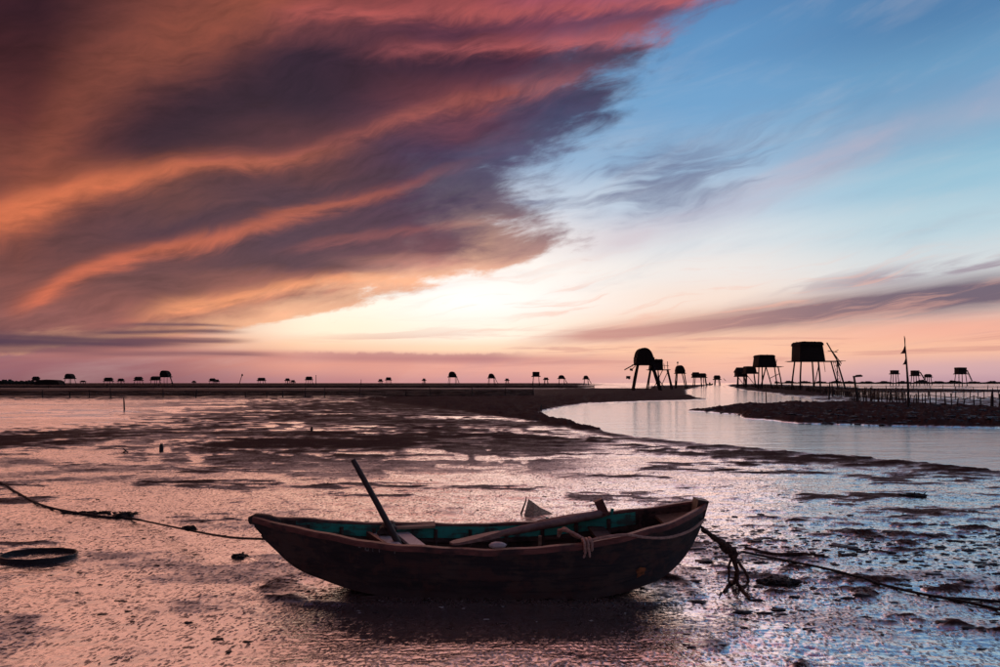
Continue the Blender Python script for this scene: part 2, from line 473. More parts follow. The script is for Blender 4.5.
c = mixc(nt, nA.smooth(0.3, 0.7), (0.20, 0.118, 0.104, 1), (0.31, 0.196, 0.176, 1))
crumb_shade = (X(nt, vor.outputs['Distance']) + (nB - 0.5) * 0.9).smooth(0.54, 0.22) * (nE * 0.6 + nA * 0.4).smooth(0.34, 0.58) * py_.smooth(40.0, 14.0) * wet.smooth(0.92, 1.1, 1.0, 0.35)
c = mixc(nt, crumb_shade * 0.92, c, (0.040, 0.018, 0.017, 1))  # dark dots put crumb shading into the colour, where the bump shows little
c = mixc(nt, wetn.smooth(0.65, 0.15) * 0.93, c, (0.050, 0.025, 0.023, 1))
nt.links.new(c, bs.inputs['Base Color'])
nt.links.new((wetn.smooth(0.1, 0.9, 0.90, 0.11) + crumb_shade * 0.35).clamp().s, bs.inputs['Roughness'])
nt.links.new(wetn.smooth(0.12, 0.75, 1.38, MUD_IOR).s, bs.inputs['IOR'])
nt.links.new((wetn.smooth(0.05, 0.7, 0.02, 0.95) * (1.0 - crumb_shade * 0.93)).s, bs.inputs['Specular IOR Level'])
# worm casts, ripple marks and grain
rip = nt.nodes.new('ShaderNodeTexWave')
rip.wave_type = 'BANDS'
rip.bands_direction = 'Y'
rip.inputs['Scale'].default_value = 5.4
rip.inputs['Distortion'].default_value = 7.0
rip.inputs['Detail'].default_value = 3.0
rip.inputs['Detail Scale'].default_value = 1.4
nt.links.new(pos, rip.inputs['Vector'])
nC = noise(nt, comb(nt, px_ * 30.0, py_ * 34.0), 1.0, 3.0, 0.6)
nD = noise(nt, pos, 60.0, 3.0, 0.6)
hgt = X(nt, rip.outputs['Fac']) * 0.8 + nC * 1.4 + nD * 0.35 - X(nt, vor.outputs['Distance']) * 1.1 + crumb_shade * 1.5
near = py_.smooth(30.0, 8.0, 0.25, 1.0)
amp = wetn.smooth(0.5, 1.0, 1.0, 0.30) * near * wet.smooth(0.92, 1.1, 1.0, 0.6)
b_ = nt.nodes.new('ShaderNodeBump')
b_.inputs['Distance'].default_value = 0.0042
nt.links.new((amp * 0.9).s, b_.inputs['Strength'])
nt.links.new(hgt.s, b_.inputs['Height'])
nt.links.new(b_.outputs[0], bs.inputs['Normal'])
M['mud'] = m

m, nt, bs = new_mat('tidal_water')
gv = nt.nodes.new('ShaderNodeNewGeometry')
sp = nt.nodes.new('ShaderNodeSeparateXYZ')
nt.links.new(gv.outputs['Position'], sp.inputs[0])
px_, py_ = X(nt, sp.outputs[0]), X(nt, sp.outputs[1])
bs.inputs['Base Color'].default_value = (0.40, 0.455, 0.50, 1)
bs.inputs['Specular IOR Level'].default_value = 0.75
bs.inputs['Specular Tint'].default_value = (0.80, 0.93, 1.0, 1)
bs.inputs['IOR'].default_value = WAT_IOR
w1 = noise(nt, comb(nt, px_ * 0.35, py_ * 1.1), 1.0, 4.0, 0.6, 0.4)
w2 = noise(nt, comb(nt, px_ * 2.2, py_ * 6.0), 1.0, 3.0, 0.6)
nt.links.new(w1.smooth(0.3, 0.7, 0.06, 0.14).s, bs.inputs['Roughness'])
bump(nt, w1 * 2.0 + w2 * 0.8, 0.5, 0.035, bs)
M['water'] = m

m, nt, bs = new_mat('dark_net_mesh')
bs.inputs['Base Color'].default_value = (0.016, 0.012, 0.013, 1)
bs.inputs['Roughness'].default_value = 0.9
tr = nt.nodes.new('ShaderNodeBsdfTransparent')
mxs = nt.nodes.new('ShaderNodeMixShader')
k = noise(nt, obj_vec(nt, 0.6, 1, 5.0), 1.0, 3.0, 0.6)
nt.links.new(k.smooth(0.3, 0.7, 0.5, 0.88).s, mxs.inputs[0])
nt.links.new(tr.outputs[0], mxs.inputs[1])
nt.links.new(bs.outputs[0], mxs.inputs[2])
nt.links.new(mxs.outputs[0], nt.nodes['Material Output'].inputs['Surface'])
M['net'] = m


# ------------------------------------------------------------------ mesh helpers
class MB:
    def __init__(s):
        s.v, s.f = [], []

    def add(s, vs, fs):
        o = len(s.v)
        s.v += [tuple(v) for v in vs]
        s.f += [tuple(i + o for i in f) for f in fs]
        return s

    def box(s, c, size, rot=None, taper=1.0, jit=0.0):
        hx, hy, hz = (q / 2 for q in size)
        vs = []
        for z, t in ((-hz, 1), (hz, taper)):
            for x, y in ((-hx, -hy), (hx, -hy), (hx, hy), (-hx, hy)):
                vs.append(Vector((x * t, y * t, z)) + Vector([random.uniform(-jit, jit) for _ in range(3)]))
        if rot is not None:
            vs = [rot @ v for v in vs]
        c = Vector(c)
        return s.add([v + c for v in vs], [(3, 2, 1, 0), (4, 5, 6, 7), (0, 1, 5, 4), (1, 2, 6, 5), (2, 3, 7, 6), (3, 0, 4, 7)])

    def beam(s, a, b, w, h, up=(0, 0, 1)):
        a, b = Vector(a), Vector(b)
        d = (b - a).normalized()
        sd = d.cross(Vector(up)).normalized()
        u = sd.cross(d)
        vs = []
        for p in (a, b):
            for i, j in ((-1, -1), (1, -1), (1, 1), (-1, 1)):
                vs.append(p + sd * (i * w / 2) + u * (j * h / 2))
        return s.add(vs, [(0, 1, 2, 3), (7, 6, 5, 4), (4, 5, 1, 0), (5, 6, 2, 1), (6, 7, 3, 2), (7, 4, 0, 3)])

    def tube(s, pts, rad, n=8, cap=True, twist=0.0):
        pts = [Vector(p) for p in pts]
        rads = rad if isinstance(rad, (list, tuple)) else [rad] * len(pts)
        up = Vector((0.13, 0.21, 1)).normalized()
        vs, fs = [], []
        for i, p in enumerate(pts):
            d = (pts[min(i + 1, len(pts) - 1)] - pts[max(i - 1, 0)]).normalized()
            if abs(d.dot(up)) > 0.96:
                sd = d.cross(Vector((1, 0.2, 0))).normalized()
            else:
                sd = d.cross(up).normalized()
            u = sd.cross(d)
            for k in range(n):
                a = 2 * PI * k / n + twist * i
                vs.append(p + (sd * math.cos(a) + u * math.sin(a)) * rads[i])
        for i in range(len(pts) - 1):
            for k in range(n):
                k2 = (k + 1) % n
                fs.append((i * n + k, i * n + k2, (i + 1) * n + k2, (i + 1) * n + k))
        if cap:
            fs.append(tuple(reversed(range(n))))
            fs.append(tuple((len(pts) - 1) * n + k for k in range(n)))
        return s.add(vs, fs)

    def blob(s, c, r, seg=9, rings=6, jit=0.15):
        c = Vector(c)
        vs = [c + Vector((0, 0, -r[2]))]
        for i in range(1, rings):
            t = PI * i / rings
            for k in range(seg):
                a = 2 * PI * k / seg
                q = 1 + random.uniform(-jit, jit)
                vs.append(c + Vector((r[0] * math.sin(t) * math.cos(a) * q, r[1] * math.sin(t) * math.sin(a) * q, -r[2] * math.cos(t) * q)))
        vs.append(c + Vector((0, 0, r[2])))
        fs = []
        for k in range(seg):
            k2 = (k + 1) % seg
            fs.append((0, 1 + k2, 1 + k))
            for i in range(rings - 2):
                a = 1 + i * seg
                fs.append((a + k, a + k2, a + seg + k2, a + seg + k))
            a = 1 + (rings - 2) * seg
            fs.append((a + k, a + k2, len(vs) - 1))
        return s.add(vs, fs)

    def mesh(s, name, mat, smooth=False):
        me = bpy.data.meshes.new(name)
        me.from_pydata(s.v, [], s.f)
        me.materials.append(M[mat])
        if smooth:
            me.polygons.foreach_set('use_smooth', [True] * len(me.polygons))
            me.set_sharp_from_angle(angle=math.radians(42))
        me.update()
        return me

    def build(s, name, mat, parent=None, smooth=False, loc=None):
        o = bpy.data.objects.new(name, s.mesh(name, mat, smooth))
        col.objects.link(o)
        if parent is not None:
            o.parent = parent
        if loc is not None:
            o.location = loc
        return o


def tag(o, label=None, cat=None, group=None, kind=None):
    if label: o['label'] = label
    if cat: o['category'] = cat
    if group: o['group'] = group
    if kind: o['kind'] = kind
    return o


def empty(name, loc=(0, 0, 0), rz=0.0):
    o = bpy.data.objects.new(name, None)
    o.empty_display_size = 0.3
    col.objects.link(o)
    o.location = loc
    o.rotation_euler = (0, 0, rz)
    return o


def G(px, py, z=0.0):
    """ground point seen at a photo pixel"""
    Y = (CAM_H - z) * FPX / (py - HOR)
    return Vector(((px - 500) / FPX * Y, Y, z))


def D(px, py, Y):
    """point at distance Y seen at a photo pixel"""
    return Vector(((px - 500) / FPX * Y, Y, CAM_H - (py - HOR) / FPX * Y))


def lerp_tab(x, xs, ys):
    """smooth (Catmull-Rom like) table lookup"""
    xs = np.asarray(xs, float); ys = np.asarray(ys, float)
    mm = np.gradient(ys, xs)
    i = int(np.clip(np.searchsorted(xs, x) - 1, 0, len(xs) - 2))
    h = xs[i + 1] - xs[i]
    t = min(1, max(0, (x - xs[i]) / h))
    return ((2 * t**3 - 3 * t**2 + 1) * ys[i] + (t**3 - 2 * t**2 + t) * h * mm[i] + (-2 * t**3 + 3 * t**2) * ys[i + 1] + (t**3 - t**2) * h * mm[i + 1])


def curve_pts(pts, n=10):
    """Catmull-Rom through 3D points"""
    P = [Vector(p) for p in pts]
    P = [P[0] * 2 - P[1]] + P + [P[-1] * 2 - P[-2]]
    out = []
    for i in range(1, len(P) - 2):
        for k in range(n):
            t = k / n
            a, b, c_, d = P[i - 1], P[i], P[i + 1], P[i + 2]
            out.append(0.5 * ((2 * b) + (c_ - a) * t + (2 * a - 5 * b + 4 * c_ - d) * t * t + (3 * b - a - 3 * c_ + d) * t**3))
    out.append(P[-2])
    return out


# ------------------------------------------------------------------ terrain
def _hash(ix, iy, seed):
    h = (ix.astype(np.int64) * 374761393 + iy.astype(np.int64) * 668265263 + seed * 974711) & 0x7fffffff
    h = ((h ^ (h >> 13)) * 1274126177) & 0x7fffffff
    return ((h ^ (h >> 16)) & 0xffff) / 65535.0


def vnoise(x, y, seed=0):
    ix, iy = np.floor(x), np.floor(y)
    fx, fy = x - ix, y - iy
    fx = fx * fx * fx * (fx * (fx * 6 - 15) + 10)
    fy = fy * fy * fy * (fy * (fy * 6 - 15) + 10)
    a = _hash(ix, iy, seed); b = _hash(ix + 1, iy, seed)
    c_ = _hash(ix, iy + 1, seed); d = _hash(ix + 1, iy + 1, seed)
    return (a * (1 - fx) + b * fx) * (1 - fy) + (c_ * (1 - fx) + d * fx) * fy


def fbm(x, y, oct=4, seed=0, gain=0.5):
    s, a, t = 0, 1.0, 0
    for k in range(oct):
        s = s + a * vnoise(x + 17.3 * k, y - 9.1 * k, seed + k)
        t += a
        a *= gain
        x, y = x * 2.03 + y * 0.31, y * 2.03 - x * 0.31
    return s / t - 0.5


def sstep(x, a, b):
    t = np.clip((x - a) / (b - a), 0, 1)
    return t * t * (3 - 2 * t)


def poly_sd(px, py, poly, ky):
    """signed distance (positive inside) to a polygon given in photo pixels, vertical axis weighted ky"""
    xa, xb = min(p[0] for p in poly) - 60, max(p[0] for p in poly) + 60
    ya, yb = min(p[1] for p in poly) - 24, max(p[1] for p in poly) + 24
    sel = (px > xa) & (px < xb) & (py > ya) & (py < yb)
    full = np.full(px.shape, -60.0, np.float32)
    if not sel.any():
        return full
    px, py = px[sel], py[sel]
    d2 = np.full(px.shape, 1e12, np.float32)
    inside = np.zeros(px.shape, bool)
    P = [(a, b * ky) for a, b in poly]
    y = py * ky
    for i in range(len(P)):
        x0, y0 = P[i]; x1, y1 = P[(i + 1) % len(P)]
        ex, ey = x1 - x0, y1 - y0
        t = np.clip(((px - x0) * ex + (y - y0) * ey) / (ex * ex + ey * ey + 1e-9), 0, 1)
        d2 = np.minimum(d2, (px - x0 - t * ex) ** 2 + (y - y0 - t * ey) ** 2)
        if abs(ey) > 1e-9:
            cond = ((y0 > y) != (y1 > y)) & (px < ex * (y - y0) / ey + x0)
            inside ^= cond
    d = np.sqrt(d2)
    full[sel] = np.where(inside, d, -d)
    return full


RIVER = [(538, 413), (552, 418.5), (580, 426), (620, 433.5), (680, 441), (760, 448), (840, 455), (920, 462), (1000, 471), (1150, 487), (1500, 520),
         (1500, 440), (1000, 429), (900, 427), (800, 424.5), (745, 419.5), (735, 415), (684, 411.5), (700, 408), (740, 405), (800, 402.5), (815, 400.5), (790, 397.5), (768, 393.5), (745, 391), (733, 388.5), (727, 386), (725.5, 384.3),
         (716.5, 384.3), (706, 386), (692, 389), (684, 391.5), (692, 395.5), (708, 399.6), (690, 401), (640, 402), (590, 404), (560, 407)]
ISLAND = [(688, 411), (740, 405.3), (800, 402.6), (870, 402.5), (1000, 408), (1500, 422), (1500, 439), (1000, 428), (900, 426), (800, 423.5), (748, 418.5), (738, 414)]
SPIT = [(360, 399), (450, 391), (600, 387.5), (640, 386), (716, 384.6), (706, 386), (690, 389.5), (685, 391.5), (692, 395.3), (706, 399.4), (690, 400.5), (640, 401.5), (590, 403.5), (560, 406.5), (540, 412), (555, 419), (600, 430), (580, 431), (520, 420), (460, 411)]
RBANK = [(728, 384.6), (735, 388.4), (748, 390.6), (770, 392.8), (800, 395.5), (840, 398), (880, 397), (860, 393.4), (900, 392.6), (1000, 392.8), (1500, 394), (1500, 390.5), (1000, 390), (860, 388), (800, 385.6), (760, 384.2)]
BANDS = [  # drier, darker bars of mud (photo pixels)
    [(-400, 440), (0, 432), (120, 424.5), (200, 424), (262, 426.5), (230, 430), (150, 437), (90, 443), (0, 452), (-400, 470)],
    [(250, 403), (400, 398), (560, 400), (540, 412), (470, 416), (330, 413), (240, 410)],
    [(130, 418), (250, 413), (420, 418), (560, 424), (600, 431), (500, 428), (400, 425), (300, 422), (200, 424)],
    [(190, 445), (260, 436), (340, 433), (430, 429), (560, 436), (640, 446), (560, 444), (480, 441), (420, 448), (400, 455), (300, 453), (220, 452)],
    [(640, 450), (760, 450), (860, 458), (940, 466), (1000, 473), (900, 472), (760, 464), (680, 456)],
    [(-400, 396.6), (0, 396.6), (300, 396.6), (540, 395.5), (540, 398.6), (300, 399.4), (0, 399.4), (-400, 399.6)],
    [(770, 392.8), (815, 396.5), (1000, 399.5), (1400, 404), (1400, 420), (1000, 408), (870, 402.5), (825, 401), (795, 397)],
]


def terrain(Xg, Yg):
    pxx = 500 + FPX * Xg / Yg
    pyy = HOR + CAM_H * FPX / Yg
    lY = np.log(np.maximum(Yg, 1.0))
    # noise coordinates: natural metres close by, coarser with distance
    n1 = fbm(Xg * 0.30, Yg * 0.55, 5, 11)
    n2 = fbm(Xg * 1.3 + 4, Yg * 2.3, 5, 23)
    n3 = fbm(Xg * 6.0, Yg * 7.5, 4, 37)
    far = sstep(Yg, 10, 40)
    edge = fbm(pxx * 0.035, lY * 9.0, 5, 51)
    edge2 = fbm(pxx * 0.12, lY * 30.0, 4, 57)
    ky = 2.6
    jx, jy = edge * 26 + edge2 * 12, edge2 * 1.2 * np.clip((pyy - HOR) / 25, 0.1, 3)
    n4 = fbm(Xg * 19.0, Yg * 22.0, 3, 41) * sstep(Yg, 16, 9)
    h = 0.030 + n1 * 0.042 + n2 * 0.034 + n3 * 0.018 + n4 * 0.007
    h = h * (1 - 0.25 * far)
    # large wet sheets on the left flats and smooth pools close by
    left = sstep(pxx, 330, 120) * sstep(pyy, 399, 402) * sstep(pyy, 450, 420)
    h -= left * (0.022 - 0.03 * np.clip(fbm(pxx * 0.012, lY * 40, 4, 77), -1, 1))
    h -= sstep(pxx, 300, 560) * sstep(pyy, 440, 470) * sstep(pyy, 540, 500) * 0.012
    dry = np.zeros_like(h)
    for k, b in enumerate(BANDS):
        sd = poly_sd(pxx + jx * 1.2, pyy + jy, b, ky)
        w = sstep(sd + n2 * 34 + edge2 * 24, -14, 16)
        h += w * 0.022
        dry = np.maximum(dry, w * 0.80)
    # broken dark patches between the channel and the boat, and thinly over the rest of the near flats
    pat = fbm(Xg * 0.55, Yg * 1.5, 5, 131) + 0.5 * fbm(Xg * 2.6, Yg * 6.0, 4, 133)
    reg = sstep(pxx, 560, 720) * sstep(pyy, 440, 452) * (1 - 0.6 * sstep(pyy, 520, 560))
    reg2 = sstep(pyy, 425, 445) * (1 - 0.7 * sstep(pyy, 540, 580))
    pt = np.maximum(reg * sstep(pat, 0.08, 0.24) * 0.8, reg2 * sstep(pat, 0.10, 0.26) * 0.65)
    h += pt * 0.016
    dry = np.maximum(dry, pt)
    # damp reddish mud between streaks of standing water in the middle distance
    sk = fbm(pxx * 0.010 + edge * 2, lY * 13.0, 5, 151) + 0.35 * fbm(pxx * 0.05, lY * 60.0, 4, 153)
    mreg = sstep(pyy, 398, 404) * sstep(pyy, 500, 455) * sstep(pxx, 660, 540) * (0.55 + 0.45 * sstep(pxx, 60, 240))
    dm = mreg * sstep(sk, -0.20, 0.04)
    h += dm * 0.010
    dry = np.maximum(dry, dm * 0.66)
    lo = fbm(Xg * 0.8, Yg * 1.6, 4, 161)
    dry = np.maximum(dry, sstep(pyy, 520, 560) * sstep(lo, 0.04, 0.20) * 0.42)
    # clods on the right foreground
    clod = sstep(pxx, 660, 760) * sstep(pyy, 500, 530)
    cl = np.clip(fbm(Xg * 4.2, Yg * 9.0, 4, 91) + 0.9 * fbm(Xg * 0.9, Yg * 1.9, 3, 93) - 0.17, 0, 1)
    h -= clod * 0.012
    h += clod * cl * 0.12
    dry = np.maximum(dry, clod * np.clip(cl * 8, 0, 1) * 0.7)
    # river, banks, island
    sdr = poly_sd(pxx + jx * 0.7, pyy + jy * 0.4, RIVER, ky)
    r = sstep(sdr, -4, 5)
    h = h * (1 - r) - r * 0.35
    rim_b = np.exp(-((sdr + 9) / 7) ** 2) * sstep(pyy, 410, 414)
    h += rim_b * 0.03 * (0.5 + n2 * 2)
    dry = np.maximum(dry, rim_b * 0.6)
    for poly, hh, seed in ((ISLAND, 0.30, 5), (SPIT, 0.20, 6), (RBANK, 0.30, 7)):
        sd = poly_sd(pxx + jx * 0.5, pyy + jy * 0.4, poly, ky)
        w = sstep(sd, -2.5, 5)
        rough = fbm(Xg * 1.1, Yg * 0.55, 5, 100 + seed)
        lump = fbm(pxx * 0.30, lY * 70.0, 4, 140 + seed)
        h = h * (1 - w) + w * (hh * (0.62 + rough * 1.2 + lump * 1.1))
        dry = np.maximum(dry, np.clip(w * (0.95 + rough * 0.5 - np.clip(lump - 0.12, 0, 1) * 3.0), 0, 1))
    # far flats: dark raised ground on the left, sheets of water on the right
    farl = sstep(pyy, 388.6, 387.4) * sstep(pxx + edge * 120, 640, 560)
    h = h * (1 - farl) + farl * (0.16 + 0.1 * edge)
    dry = np.maximum(dry, farl)
    farr = sstep(pxx, 800, 860) * sstep(pyy, 398, 396) * sstep(pyy, 391.5, 392.5)
    h = h * (1 - farr) - farr * 0.2
    farr2 = sstep(pxx, 560, 620) * (1 - sstep(pxx, 640, 660) * (1 - sstep(pxx, 850, 880))) * sstep(pyy, 388.6, 388.0)
    h = h * (1 - farr2) - farr2 * (0.1 + edge * 0.5)
    # the strip between the far land and the net fence
    mid = sstep(pyy, 387.8, 389) * sstep(pyy, 397, 395.5) * sstep(pxx, 640, 500)
    h = h * (1 - mid) + mid * (0.035 + 0.06 * edge)
    dry = np.maximum(dry, mid * 0.85)
    # ground settles flat under the boat
    bt = np.exp(-(((Xg + 0.2) / 1.7) ** 4 + ((Yg - 5.75) / 0.65) ** 4))
    h = h * (1 - bt) + bt * (0.022 + n3 * 0.01)
    dry = dry * (1 - bt)
    bd = ((Xg + 0.2) / 1.45) ** 4 + ((Yg - 5.80) / 0.40) ** 4
    h += np.exp(-((bd - 1.9) / 0.9) ** 2) * (0.028 + n3 * 0.05)
    fr = np.exp(-(((Xg + 0.1) / 1.55) ** 4 + ((Yg - 4.95) / 0.62) ** 4))
    h = h * (1 - 0.75 * fr) + 0.75 * fr * 0.024
    dry = dry * (1 - fr)
    wetv = np.maximum(sstep(h, 0.085, 0.010) * (1 - dry * 0.9), fr * 1.15)
    return h, wetv


ys = np.concatenate([
    np.geomspace(2.6, 4.0, 50, endpoint=False),
    np.geomspace(4.0, 14.0, 430, endpoint=False),
    np.geomspace(14.0, 110.0, 300, endpoint=False),
    np.geomspace(110.0, 700.0, 150, endpoint=False),
    np.geomspace(700.0, 12000.0, 40)])
us = np.concatenate([np.linspace(-1.6, -0.86, 50, endpoint=False), np.linspace(-0.86, 0.86, 900, endpoint=False), np.linspace(0.86, 1.6, 51)])
UU, YY = np.meshgrid(us.astype(np.float32), ys.astype(np.float32))
XX = UU * YY
HH, WW = terrain(XX, YY)
nr, nc = XX.shape
co = np.empty((nr * nc, 3), np.float32)
co[:, 0] = XX.ravel(); co[:, 1] = YY.ravel(); co[:, 2] = HH.ravel()
idx = np.arange(nr * nc).reshape(nr, nc)
# faces far below the water are not needed
quads = np.stack([idx[:-1, :-1], idx[:-1, 1:], idx[1:, 1:], idx[1:, :-1]], -1).reshape(-1, 4)
keep = (HH.ravel()[quads] > -0.2).any(1)
quads = quads[keep]
me = bpy.data.meshes.new('mudflat')
me.vertices.add(nr * nc)
me.vertices.foreach_set('co', co.ravel())
me.loops.add(len(quads) * 4)
me.loops.foreach_set('vertex_index', quads.ravel().astype(np.int32))
me.polygons.add(len(quads))
me.polygons.foreach_set('loop_start', np.arange(0, len(quads) * 4, 4, dtype=np.int32))
me.polygons.foreach_set('loop_total', np.full(len(quads), 4, np.int32))
me.polygons.foreach_set('use_smooth', np.ones(len(quads), bool))
me.update(calc_edges=True)
a_ = me.attributes.new('wet', 'FLOAT', 'POINT')
a_.data.foreach_set('value', WW.ravel().astype(np.float32))
me.materials.append(M['mud'])
mud = bpy.data.objects.new('mudflat', me)
col.objects.link(mud)
tag(mud, 'wet rippled brown tidal mudflat with shallow pools', None, None, 'structure')


def hraw(x, y):
    """terrain height read back from the grid"""
    i = int(np.clip(np.searchsorted(ys, y) - 1, 0, nr - 2))
    u = x / y
    j = int(np.clip(np.searchsorted(us, u) - 1, 0, nc - 2))
    t = min(1, max(0, (y - ys[i]) / (ys[i + 1] - ys[i])))
    q = min(1, max(0, (u - us[j]) / (us[j + 1] - us[j])))
    return float((HH[i, j] * (1 - q) + HH[i, j + 1] * q) * (1 - t) + (HH[i + 1, j] * (1 - q) + HH[i + 1, j + 1] * q) * t)


def gz(x, y):
    return max(hraw(x, y), 0.0)


b = MB()
S = 15000.0
b.add([(-S, -60, 0), (S, -60, 0), (S, S, 0), (-S, S, 0)], [(0, 1, 2, 3)])
w_ = b.build('water', 'water')
tag(w_, 'pale smooth tidal water of the channel and pools', None, None, 'structure')
b = MB()
b.add([(-S, -60, -0.6), (S, -60, -0.6), (S, S, -0.6), (-S, S, -0.6)], [(0, 1, 2, 3)])
w_ = b.build('seabed', 'clod')
tag(w_, 'dark mud bed under the tidal water', None, None, 'structure')

# ------------------------------------------------------------------ the boat
BX, BY, BZ = 0.0, 5.86, -0.012
XS_ = [-2.15, -2.02, -1.8, -1.5, -1.2, -0.6, 0.0, 0.5, 0.9, 1.2, 1.4, 1.58, 1.71, 1.785]
HB = [0.022, 0.062, 0.140, 0.235, 0.325, 0.440, 0.480, 0.490, 0.468, 0.405, 0.335, 0.225, 0.120, 0.050]
SH = [0.628, 0.608, 0.578, 0.537, 0.505, 0.470, 0.462, 0.492, 0.552, 0.604, 0.642, 0.690, 0.733, 0.760]
KE = [0.560, 0.430, 0.240, 0.125, 0.050, 0.004, 0.000, 0.004, 0.040, 0.110, 0.190, 0.330, 0.500, 0.650]


def hb(x): return lerp_tab(x, XS_, HB)
def sh(x): return lerp_tab(x, XS_, SH)
def ke(x): return lerp_tab(x, XS_, KE)


def sect(x, t, off=0.0):
    """hull point: t 0 at keel .. 1 at sheer; off = outward offset"""
    w, s_, k = hb(x) + off, sh(x), ke(x) - off * 0.8
    H = s_ - k
    if t < 0.35:
        q = t / 0.35
        y, z = 0.72 * w * q, k + 0.035 * H * q * q
    else:
        q = (t - 0.35) / 0.65
        y, z = w * (0.72 + 0.28 * q ** 0.75), k + H * (0.035 + 0.965 * q ** 1.18)
    return y, z


boat = empty('wooden_boat', (BX, BY, BZ))
tag(boat, 'old dark wooden rowing boat with teal inner strake beached on the wet mud', 'boat')
NX = 60
xs = [XS_[0] + (XS_[-1] - XS_[0]) * i / NX for i in range(NX + 1)]


def shell(side_list, t0, t1, nt_, off, thick, flip=False, xs=xs, name='shell'):
    """a closed strip of planking between t0 and t1 on the given side"""
    m_ = MB()
    for sd in side_list:
        vs, fs = [], []
        for x in xs:
            for lay in (off, off - thick):
                for j in range(nt_ + 1):
                    y, z = sect(x, t0 + (t1 - t0) * j / nt_, lay)
                    vs.append((x, sd * y, z))
        row = 2 * (nt_ + 1)
        for i in range(len(xs) - 1):
            a, c_ = i * row, (i + 1) * row
            for j in range(nt_):
                fs.append((a + j, c_ + j, c_ + j + 1, a + j + 1))
                o = nt_ + 1
                fs.append((a + o + j + 1, c_ + o + j + 1, c_ + o + j, a + o + j))
            fs.append((a + nt_, c_ + nt_, c_ + row - 1, a + row - 1))
            fs.append((a + nt_ + 1, c_ + nt_ + 1, c_, a))
        for a, fl in ((0, 0), ((len(xs) - 1) * row, 1)):
            for j in range(nt_):
                q = (a + j, a + j + 1, a + nt_ + 2 + j, a + nt_ + 1 + j)
                fs.append(q if fl else tuple(reversed(q)))
        if sd < 0:
            fs = [tuple(reversed(f)) for f in fs]
        m_.add(vs, fs)
    return m_


hull = shell((-1, 1), 0.0, 1.0, 12, -0.008, 0.014).build('hull', 'inner', boat, True)
edges = [0.0, 0.36, 0.52, 0.66, 0.79, 0.90]
for sd in (-1, 1):
    for j in range(len(edges) - 1):
        e0, e1 = edges[j] + (0.0010 if j else 0), edges[j + 1] - 0.0010
        pl = shell((sd,), e0, e1, 3, 0.012, 0.018).build('plank', 'hull', hull, True)
# sheer strake (upper plank below the rail)
for sd in (-1, 1):
    shell((sd,), 0.905, 0.985, 2, 0.022, 0.022).build('plank', 'hull', hull, True)

# keel and stem pieces
b = MB()
kx = [x for x in xs if -2.13 <= x <= 1.77]
b.tube([(x, 0, ke(x) - 0.010) for x in kx], 0.024, 6)
b.build('keel', 'hull', boat, True)
b = MB()
b.tube([(-2.20, 0, 0.604), (-2.14, 0, 0.618), (-2.03, 0, 0.606), (-1.93, 0, 0.588)], [0.034, 0.050, 0.052, 0.030], 9)
b.build('stem_cap', 'hull', boat, True)
b = MB()
b.box((1.752, 0, 0.715), (0.085, 0.135, 0.155), Matrix.Rotation(0.22, 3, 'Y'), 1.12, 0.004)
b.build('bow_post', 'hull', boat)
# rust stain plate and lettering on the near side
# rails: outer and inner gunwale on both sides
for sd in (-1, 1):
    b = MB()
    vs, fs = [], []
    for x in xs:
        y, z = sect(x, 1.0, 0.0)
        wob = 0.004 * math.sin(x * 7 + sd) + 0.003 * math.sin(x * 17)
        tk = 0.036 if x < 1.5 else 0.030
        for dy_, dz_ in ((0.046, -0.030), (0.050, 0.006), (0.040, 0.016), (-0.010, 0.018), (-0.016, 0.010), (-0.016, -0.004)):
            q = min(1.0, hb(x) / 0.12)
            vs.append((x, sd * (y + (dy_ if dy_ > 0 else dy_ * q)), z + dz_ + wob))
    for i in range(len(xs) - 1):
        for k in range(6):
            k2 = (k + 1) % 6
            f = (i * 6 + k, i * 6 + k2, i * 6 + 6 + k2, i * 6 + 6 + k)
            fs.append(f if sd > 0 else tuple(reversed(f)))
    fs.append(tuple(range(6)) if sd < 0 else tuple(reversed(range(6))))
    e = (len(xs) - 1) * 6
    fs.append(tuple(e + k for k in range(6)) if sd > 0 else tuple(e + k for k in reversed(range(6))))
    b.add(vs, fs)
    b.build('gunwale', 'rail', boat, True)
    # teal strake inside, broken into lengths where the paint has gone
    b = None
    xin = [x for x in xs if -1.86 <= x <= 1.30]
    shell((sd,), 0.855, 0.993, 3, -0.026, 0.010, xs=xin).build('inner_strake', 'teal', boat, True)
    xlo = [x for x in xs if -1.75 <= x <= 1.25]
    shell((sd,), 0.80, 0.848, 1, -0.030, 0.020, xs=xlo).build('stringer', 'inner', boat, True)
# ribs
for x in (-1.72, -1.44, -1.16, -0.60, -0.28, 0.06, 0.40, 0.72, 1.02, 1.30):
    b = MB()
    pts = []
    for sd in (-1, 1):
        ts = [0.96 - 0.96 * j / 9 for j in range(10)]
        if sd > 0:
            ts = ts[::-1][1:]
        for t in ts:
            y, z = sect(x, t, -0.044)
            pts.append((x, sd * y, z))
    b.tube(pts, 0.019, 6)
    b.build('rib', 'inner', boat, True)
# bottom boards
for k, (y0, w0) in enumerate(((-0.19, 0.115), (-0.065, 0.12), (0.065, 0.12), (0.19, 0.115))):
    b = MB()
    b.box((0.0, y0, 0.085 + 0.004 * (k % 2)), (1.9, w0, 0.018), None, 1, 0.006)
    b.build('floorboard', 'inner', boat)


def thwart(xa, xb, w, z, name='thwart', mat='pale', th=0.026):
    ya = lambda x: sect(x, 0.93, -0.04)[0]
    b = MB()
    b.beam((xa, -ya(xa), z), (xb, ya(xb), z), w, th)
    return b.build(name, mat, boat)


